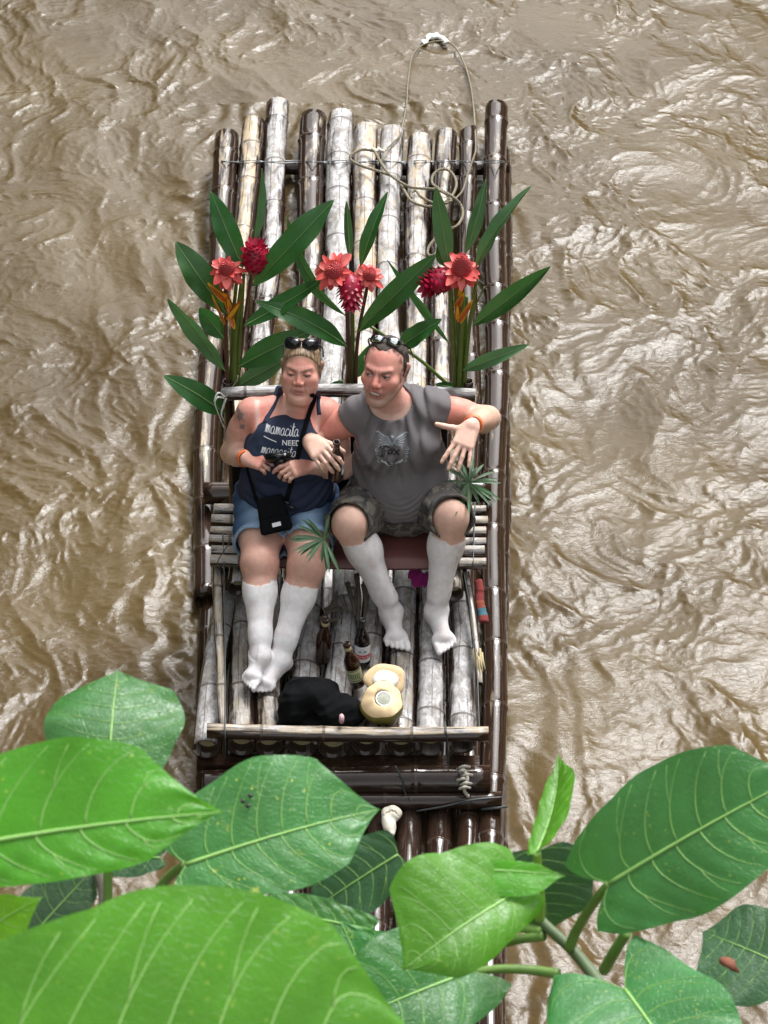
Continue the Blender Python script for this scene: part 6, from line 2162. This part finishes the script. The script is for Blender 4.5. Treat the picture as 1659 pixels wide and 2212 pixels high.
# ------------------------------------------------------------------ big heart-shaped leaves of the bank trees, near the viewer
M_BL = leaf_material('broad_leaf', (.026, .130, .026), (.10, .28, .03), (.060, .215, .045), .33, .28, spots=.6, spotcol=(.30, .36, .05), bump=.35, scale=1.6)
M_BL_Y = leaf_material('broad_leaf_mottled', (.032, .140, .030), (.11, .28, .03), (.09, .25, .055), .30, .30, spots=1.0, spotcol=(.42, .45, .07), bump=.35, scale=1.6)
M_BL_L = leaf_material('broad_leaf_young', (.062, .235, .008), (.15, .40, .015), (.10, .30, .03), .34, .42, spots=.6, spotcol=(.30, .42, .05), bump=.3, scale=1.3)
M_BL_LIME = leaf_material('broad_leaf_lime', (.12, .32, .010), (.22, .45, .015), (.18, .38, .03), .36, .45, spots=.5, spotcol=(.36, .44, .05), bump=.3, scale=1.3)  # brighter green, the glow of light through the leaf put into its colour
M_BL_D = leaf_material('broad_leaf_shaded', (.016, .062, .020), (.05, .13, .03), (.05, .14, .04), .40, .20, spots=.5, spotcol=(.12, .17, .05), bump=.35, scale=1.6)  # darker copy of the leaf green, shade painted in for leaves set behind
M_VEIN = plain('leaf_vein', (.19, .36, .085), .5, .15, 60)
M_PET = plain('leaf_stalk', (.115, .21, .04), .5, .3, 30)
M_BRANCH = plain('green_branch', (.065, .10, .04), .6, .45, 18, .4)

def broad_leaf(parent, base, tip, wl, wr, mat, facing, droop=.10, fold=.12, curl=0.0, lobe=.10, peak=.36, nveins=8, wave=.055, nu=46, nv=20, edge_l=0.0, edge_r=0.0, vein=True, point=.24, label=None, power=.50, notch=0):
    """blade with lobed base, sunken veins, tapering tip; wl / wr are the half widths left and right of the midrib (looking from base to tip, upper side up)"""
    base, tip = np.asarray(base, float), np.asarray(tip, float)
    d = tip - base
    L = np.linalg.norm(d); d = d / L
    n0 = unit(np.asarray(facing, float) - d * np.dot(facing, d))
    s0 = np.cross(d, n0)
    ph = random.uniform(0, 6)
    def outline(u):
        a = u / (2 * peak) if u < peak else .5 + (u - peak) / (1 - peak) * .5
        w = max(0.0, math.sin(math.pi * a)) ** power
        if u < peak: w = max(w, .60 + .40 * (u / peak) ** .6)          # the blade starts broad, heart-shaped
        t = (1 - u) / point
        return w * min(1, t ** .85 if t < 1 else 1)
    def surf(u, v, lift=0.0):
        w = outline(u) * (wr if v > 0 else wl)
        av = abs(v)
        back = lobe * L * (1 - u) ** 5 * (1 - (1 - av) ** 2) * (1 if av < .8 else 1 - (av - .8) * 2.2)
        uu = u + .0
        x = L * uu - back
        y = w * v
        z = L * droop * (math.sin(math.pi * min(1, u * .8)) * .6 - u * u * .9)
        z += fold * w * (av - .55 * av * av)
        e = edge_r if v > 0 else edge_l
        z += e * w * av ** 3
        z += curl * L * u ** 3
        z += wave * w * math.sin(u * 13 + ph + (1.7 if v > 0 else 0)) * av * av
        k = nveins * (u - .24 * av ** 1.7 * (1 - .3 * u)) + .15      # secondary veins run forward to the margin
        z -= .0048 * L * math.cos(2 * math.pi * k) * (.25 + av) * min(1, 3 * (1 - av) + .25) * (u < .96)
        z += .004 * L * math.sin(u * 31 + 9 * v + ph) * av
        return base + d * x + s0 * y + n0 * (z + lift)
    V, F, UV = [], [], []
    for i in range(nu + 1):
        u = i / nu
        for j in range(nv + 1):
            v = j / nv * 2 - 1
            V.append(surf(u, v))
    for i in range(nu):
        for j in range(nv):
            F.append((i * (nv + 1) + j, i * (nv + 1) + j + 1, (i + 1) * (nv + 1) + j + 1, (i + 1) * (nv + 1) + j))
            UV += [(j / nv, i / nu), ((j + 1) / nv, i / nu), ((j + 1) / nv, (i + 1) / nu), (j / nv, (i + 1) / nu)]
    o = obj('leaf', V, F, mat, parent, uv=UV)
    if label: o['label'] = label
    if vein:
        m = Mesh()
        m.tube([surf(u, 0, .0006) for u in np.linspace(0, .985, 24)], np.linspace(.0115 * L, .0020 * L, 24), 6, flat=.8)
        for k in range(-1, nveins):
            for sg in (-1, 1):
                u0 = max(0.004, (k - .15 + 1 + (.0 if sg > 0 else .12)) / nveins)
                if u0 > .93: continue
                pts = []
                for t in np.linspace(0, .93, 10):
                    u = u0 + .24 * t ** 1.7 * (1 - .3 * u0)
                    if k < 0: u = u0 + .10 * t ** 2
                    if u > .97: break
                    pts.append(surf(u, sg * t, .0004))
                if len(pts) > 4:
                    m.tube(pts, np.linspace(.0031 * L, .0009 * L, len(pts)), 5, flat=.7)
                    # a fork near the margin
                    if k >= 0 and len(pts) == 10 and k % 2 == 0:
                        q = []
                        for t in np.linspace(.45, .92, 5):
                            u = u0 + .24 * t ** 1.7 * (1 - .3 * u0) - .13 * (t - .45)
                            q.append(surf(max(.01, u), sg * t, .0004))
                        m.tube(q, np.linspace(.0022 * L, .0009 * L, 5), 5, flat=.7)
        m.build('veins', M_VEIN, o)
    global LAST_SURF
    LAST_SURF = surf
    return o
def stalk(parent, pts, r0, r1, mat=None, name='stalk'):
    P = catmull(pts, 8)
    return Mesh().tube(P, np.linspace(r0, r1, len(P)), 8).build(name, mat or M_PET, parent)

def right_tree():
    D = 3.0
    j = ad(1180, 2010, D + .12)
    root = empty('broad_leaved_branch', ad(1257, 2075, D + .1), 'branch of broad green leaves reaching in from the lower right', 'branch', 'leafy branches above the water')
    k = D / FOC                                   # metres per photo pixel at that distance
    P = [ad(1430, 2420, D + .0), ad(1340, 2200, D + .05), ad(1257, 2075, D + .10), ad(1180, 2000, D + .12), ad(1117, 1935, D + .14)]
    stalk(root, P, .0085, .0058, M_BRANCH, 'branch')
    T = -FWD
    face = lambda x=0, y=0, z=0: unit(T + v3(x, y, z + .7))
    broad_leaf(root, ad(1316, 1908, D - .05), ad(1735, 1668, D - .10), 166 * k, 160 * k, M_BL, face(.0, 0, .1), droop=.10, fold=.16, lobe=.15, peak=.40, power=.5, point=.22, nveins=8, label='widest dark green leaf at the right edge')
    stalk(root, [ad(1230, 2048, D + .1), ad(1248, 2005, D + .07), ad(1290, 1940, D - .02), ad(1316, 1908, D - .05)], .0065, .005)
    # upright half-folded leaf
    broad_leaf(root, ad(1160, 1842, D - .02), ad(1224, 1655, D + .10), 30 * k, 70 * k, M_BL_L, face(-.9, -.1, -.2), droop=-.05, fold=.9, lobe=.04, peak=.36, nveins=7, curl=.10, nv=14, label='narrow upright yellow green leaf')
    stalk(root, [ad(1166, 1985, D + .10), ad(1166, 1930, D + .05), ad(1162, 1880, D), ad(1160, 1842, D - .02)], .0058, .005, plain('young_stalk', (.20, .36, .05), .45, .2, 30))
    # bright leaf in the middle, its far half curled over
    broad_leaf(root, ad(1120, 1925, D - .12), ad(874, 2086, D - .20), 88 * k, 168 * k, M_BL_L, face(-.05, .0, .12), droop=.14, fold=.22, lobe=.14, peak=.56, nveins=8, edge_l=-.25, label='bright green leaf in front of the branch tip')
    broad_leaf(root, ad(985, 1878, D - .125), ad(1224, 1889, D - .12), 22 * k, 56 * k, M_BL_L, face(-.05, .0, .12), droop=.10, fold=.3, lobe=.0, peak=.45, nveins=4, nv=8, nu=20, label='curled over lobe of the bright leaf')
    # dark leaf behind, seen from below
    broad_leaf(root, ad(1163, 1836, D + .16), ad(1185, 2020, D + .20), 116 * k, 118 * k, M_BL_D, face(.1, .2, -.1), droop=.08, fold=.2, lobe=.05, peak=.42, nveins=8)
    broad_leaf(root, ad(1350, 2137, D - .10), ad(1540, 2420, D - .2), 165 * k, 230 * k, M_BL, face(.05, 0, .05), droop=.12, fold=.20, lobe=.30, peak=.40, nveins=8, label='large leaf at the bottom right corner')
    stalk(root, [ad(1305, 2096, D + .06), ad(1325, 2060, D + .02), ad(1353, 2015, D + .0)], .0068, .0062)
    broad_leaf(root, ad(1680, 2080, D + .18), ad(1515, 2010, D + .22), 150 * k, 110 * k, M_BL_D, face(.1, 0, .1), droop=.06, fold=.1, lobe=.2, peak=.35, nveins=7, label='dark shaded leaf at the right margin')
    # two-toned leaf below the bright one
    broad_leaf(root, ad(1018, 2099, D + .05), ad(728, 2215, D - .02), 128 * k, 145 * k, M_BL, face(-.05, 0, .1), droop=.12, fold=.18, lobe=.22, peak=.40, nveins=7, label='broad leaf half shaded by the bright leaf')
    stalk(root, [ad(1208, 2104, D + .1), ad(1150, 2096, D + .11), ad(1090, 2093, D + .1), ad(1018, 2099, D + .06)], .0062, .005)
    stalk(root, [ad(1176, 2021, D + .12), ad(1120, 2030, D + .14), ad(1042, 2050, D + .2)], .0062, .005)
    stalk(root, [ad(1172, 2010, D + .12), ad(1120, 2004, D + .15), ad(1070, 2006, D + .2)], .0055, .005, plain('pale_stalk', (.19, .33, .07), .5, .2, 30))
    broad_leaf(root, ad(1066, 2006, D + .22), ad(1040, 2046, D + .22), 40 * k, 42 * k, M_BL_L, face(), droop=.04, fold=.1, lobe=.05, nveins=5, nv=8, nu=20)
    broad_leaf(root, ad(860, 1846, D + .3), ad(660, 1975, D + .34), 86 * k, 100 * k, M_BL_D, face(0, .1, .1), droop=.05, fold=.1, lobe=.05, peak=.45, nveins=7, label='dark leaf behind the spotted leaf')
    broad_leaf(root, ad(800, 2010, D + .14), ad(520, 1950, D + .18), 60 * k, 50 * k, M_BL_Y, face(0, .1, .1), droop=.05, fold=.1, lobe=.05, peak=.45, nveins=7, label='yellow mottled leaf in the gap')
    broad_leaf(root, ad(880, 2330, D + .1), ad(735, 1985, D + .12), 90 * k, 150 * k, M_BL, face(-.1, 0, .2), droop=.05, fold=.1, lobe=.05, peak=.5, nveins=9, label='pale glossy leaf behind the two toned leaf')
    # dead curled scrap
    m = Mesh().tube(catmull([ad(1560, 2070, D + .12), ad(1580, 2085, D + .1), ad(1597, 2100, D + .11)], 6), [.004, .006, .008, .009, .009, .008, .007, .006, .005, .004, .003, .002, .001], 6, flat=.5)
    m.build('dead_scrap', plain('dead_leaf', (.15, .045, .02), .8, .4, 60), root)

def left_tree():
    D = 2.9
    root = empty('broad_leaved_branch', ad(230, 1935, D + .1), 'branch of broad green leaves filling the lower left corner', 'branch', 'leafy branches above the water')
    k = D / FOC
    T = -FWD
    face = lambda x=0, y=0, z=0: unit(T + v3(x, y, z + .7))
    stalk(root, [ad(120, 2500, D - .2), ad(180, 2150, D), ad(226, 1960, D + .1), ad(212, 1880, D + .14)], .0105, .0065, plain('brown_branch', (.10, .085, .06), .7, .4, 20, .4), 'branch')
    broad_leaf(root, ad(234, 1664, D + .02), ad(254, 1436, D + .10), 150 * k, 158 * k, M_BL, face(.05, .05, .1), droop=.12, fold=-.05, lobe=.10, peak=.45, nveins=7, edge_l=-.2, label='upright leaf with a small brown hole near its tip')
    stalk(root, [ad(233, 1950, D + .1), ad(233, 1850, D + .07), ad(233, 1750, D + .03), ad(234, 1664, D + .02)], .0055, .0045)
    # the hole: a brown rimmed dead spot
    lf = [o for o in bpy.data.objects if o.get('label', '').startswith('upright leaf with a small')][0]
    for r_, mm, h_ in ((.020, plain('dead_rim', (.40, .33, .14), .7, .3, 200), .0006), (.011, plain('dead_spot', (.06, .035, .02), .8, .3, 200), .0012)):
        m = Mesh()
        m.add([LAST_SURF(.80 + r_ * .9 * math.cos(t), .02 + r_ * 1.4 * math.sin(t), h_) for t in np.linspace(0, 6.283, 15)[:-1]], [tuple(range(14))])
        m.build('dead_spot', mm, lf)
    broad_leaf(root, ad(402, 1867, D - .02), ad(824, 1741, D + .0), 174 * k, 128 * k, M_BL_Y, face(.0, 0, .12), droop=.10, fold=.16, lobe=.12, peak=.48, nveins=8, label='large yellow speckled leaf in front of the deck')
    lf = [o for o in bpy.data.objects if o.get('label', '').startswith('large yellow speckled')][0]
    for (u, v) in ((.36, -.52), (.375, -.44), (.40, -.55)):
        p = LAST_SURF(u, v, .004)
        Mesh().lathe([(0, -.002), (.0028, 0), (.0024, .0022), (0, .003)], p, T, 8).build('seed', plain('dark_seed', (.015, .012, .012), .5, .2, 90), lf)
    stalk(root, [ad(340, 1925, D + .08), ad(370, 1890, D + .03), ad(402, 1867, D - .02)], .006, .005)
    broad_leaf(root, ad(345, 1852, D + .22), ad(196, 1868, D + .24), 42 * k, 36 * k, M_BL_D, face(0, .1, .1), droop=.05, fold=.1, lobe=.1, nveins=6, nv=12, nu=30)
    broad_leaf(root, ad(45, 2050, D + .12), ad(215, 1862, D + .14), 80 * k, 66 * k, M_BL_D, face(0, 0, .1), droop=.06, fold=.1, lobe=.1, nveins=7, nv=14, nu=34, label='dark leaf in the gap at the left edge')
    # the two nearest ones, a little out of focus
    D2 = 2.2; k2 = D2 / FOC
    broad_leaf(root, ad(-190, 1850, D2 + .05), ad(480, 1745, D2 + .0), 200 * k2, 112 * k2, M_BL_L, face(-.02, -.05, .1), droop=.10, fold=.12, lobe=.06, peak=.46, nveins=7, wave=.06, power=.5, label='near blurred lime green leaf with a folded upper edge')
    broad_leaf(root, ad(-150, 2080, D2 + .1), ad(92, 1935, D2 + .08), 62 * k2, 70 * k2, M_BL_LIME, face(0, 0, .1), droop=.05, fold=.1, lobe=.1, nveins=6, nv=12, nu=30)
    D3 = 1.9; k3 = D3 / FOC
    broad_leaf(root, ad(-110, 2400, D3 + .0), ad(1010, 2310, D3 + .02), 432 * k3, 330 * k3, M_BL_L, face(0, -.05, .1), droop=.08, fold=.14, lobe=.06, peak=.45, nveins=10, nu=70, nv=30, wave=.02, power=.62, label='nearest and largest leaf across the bottom left')
right_tree()
left_tree()
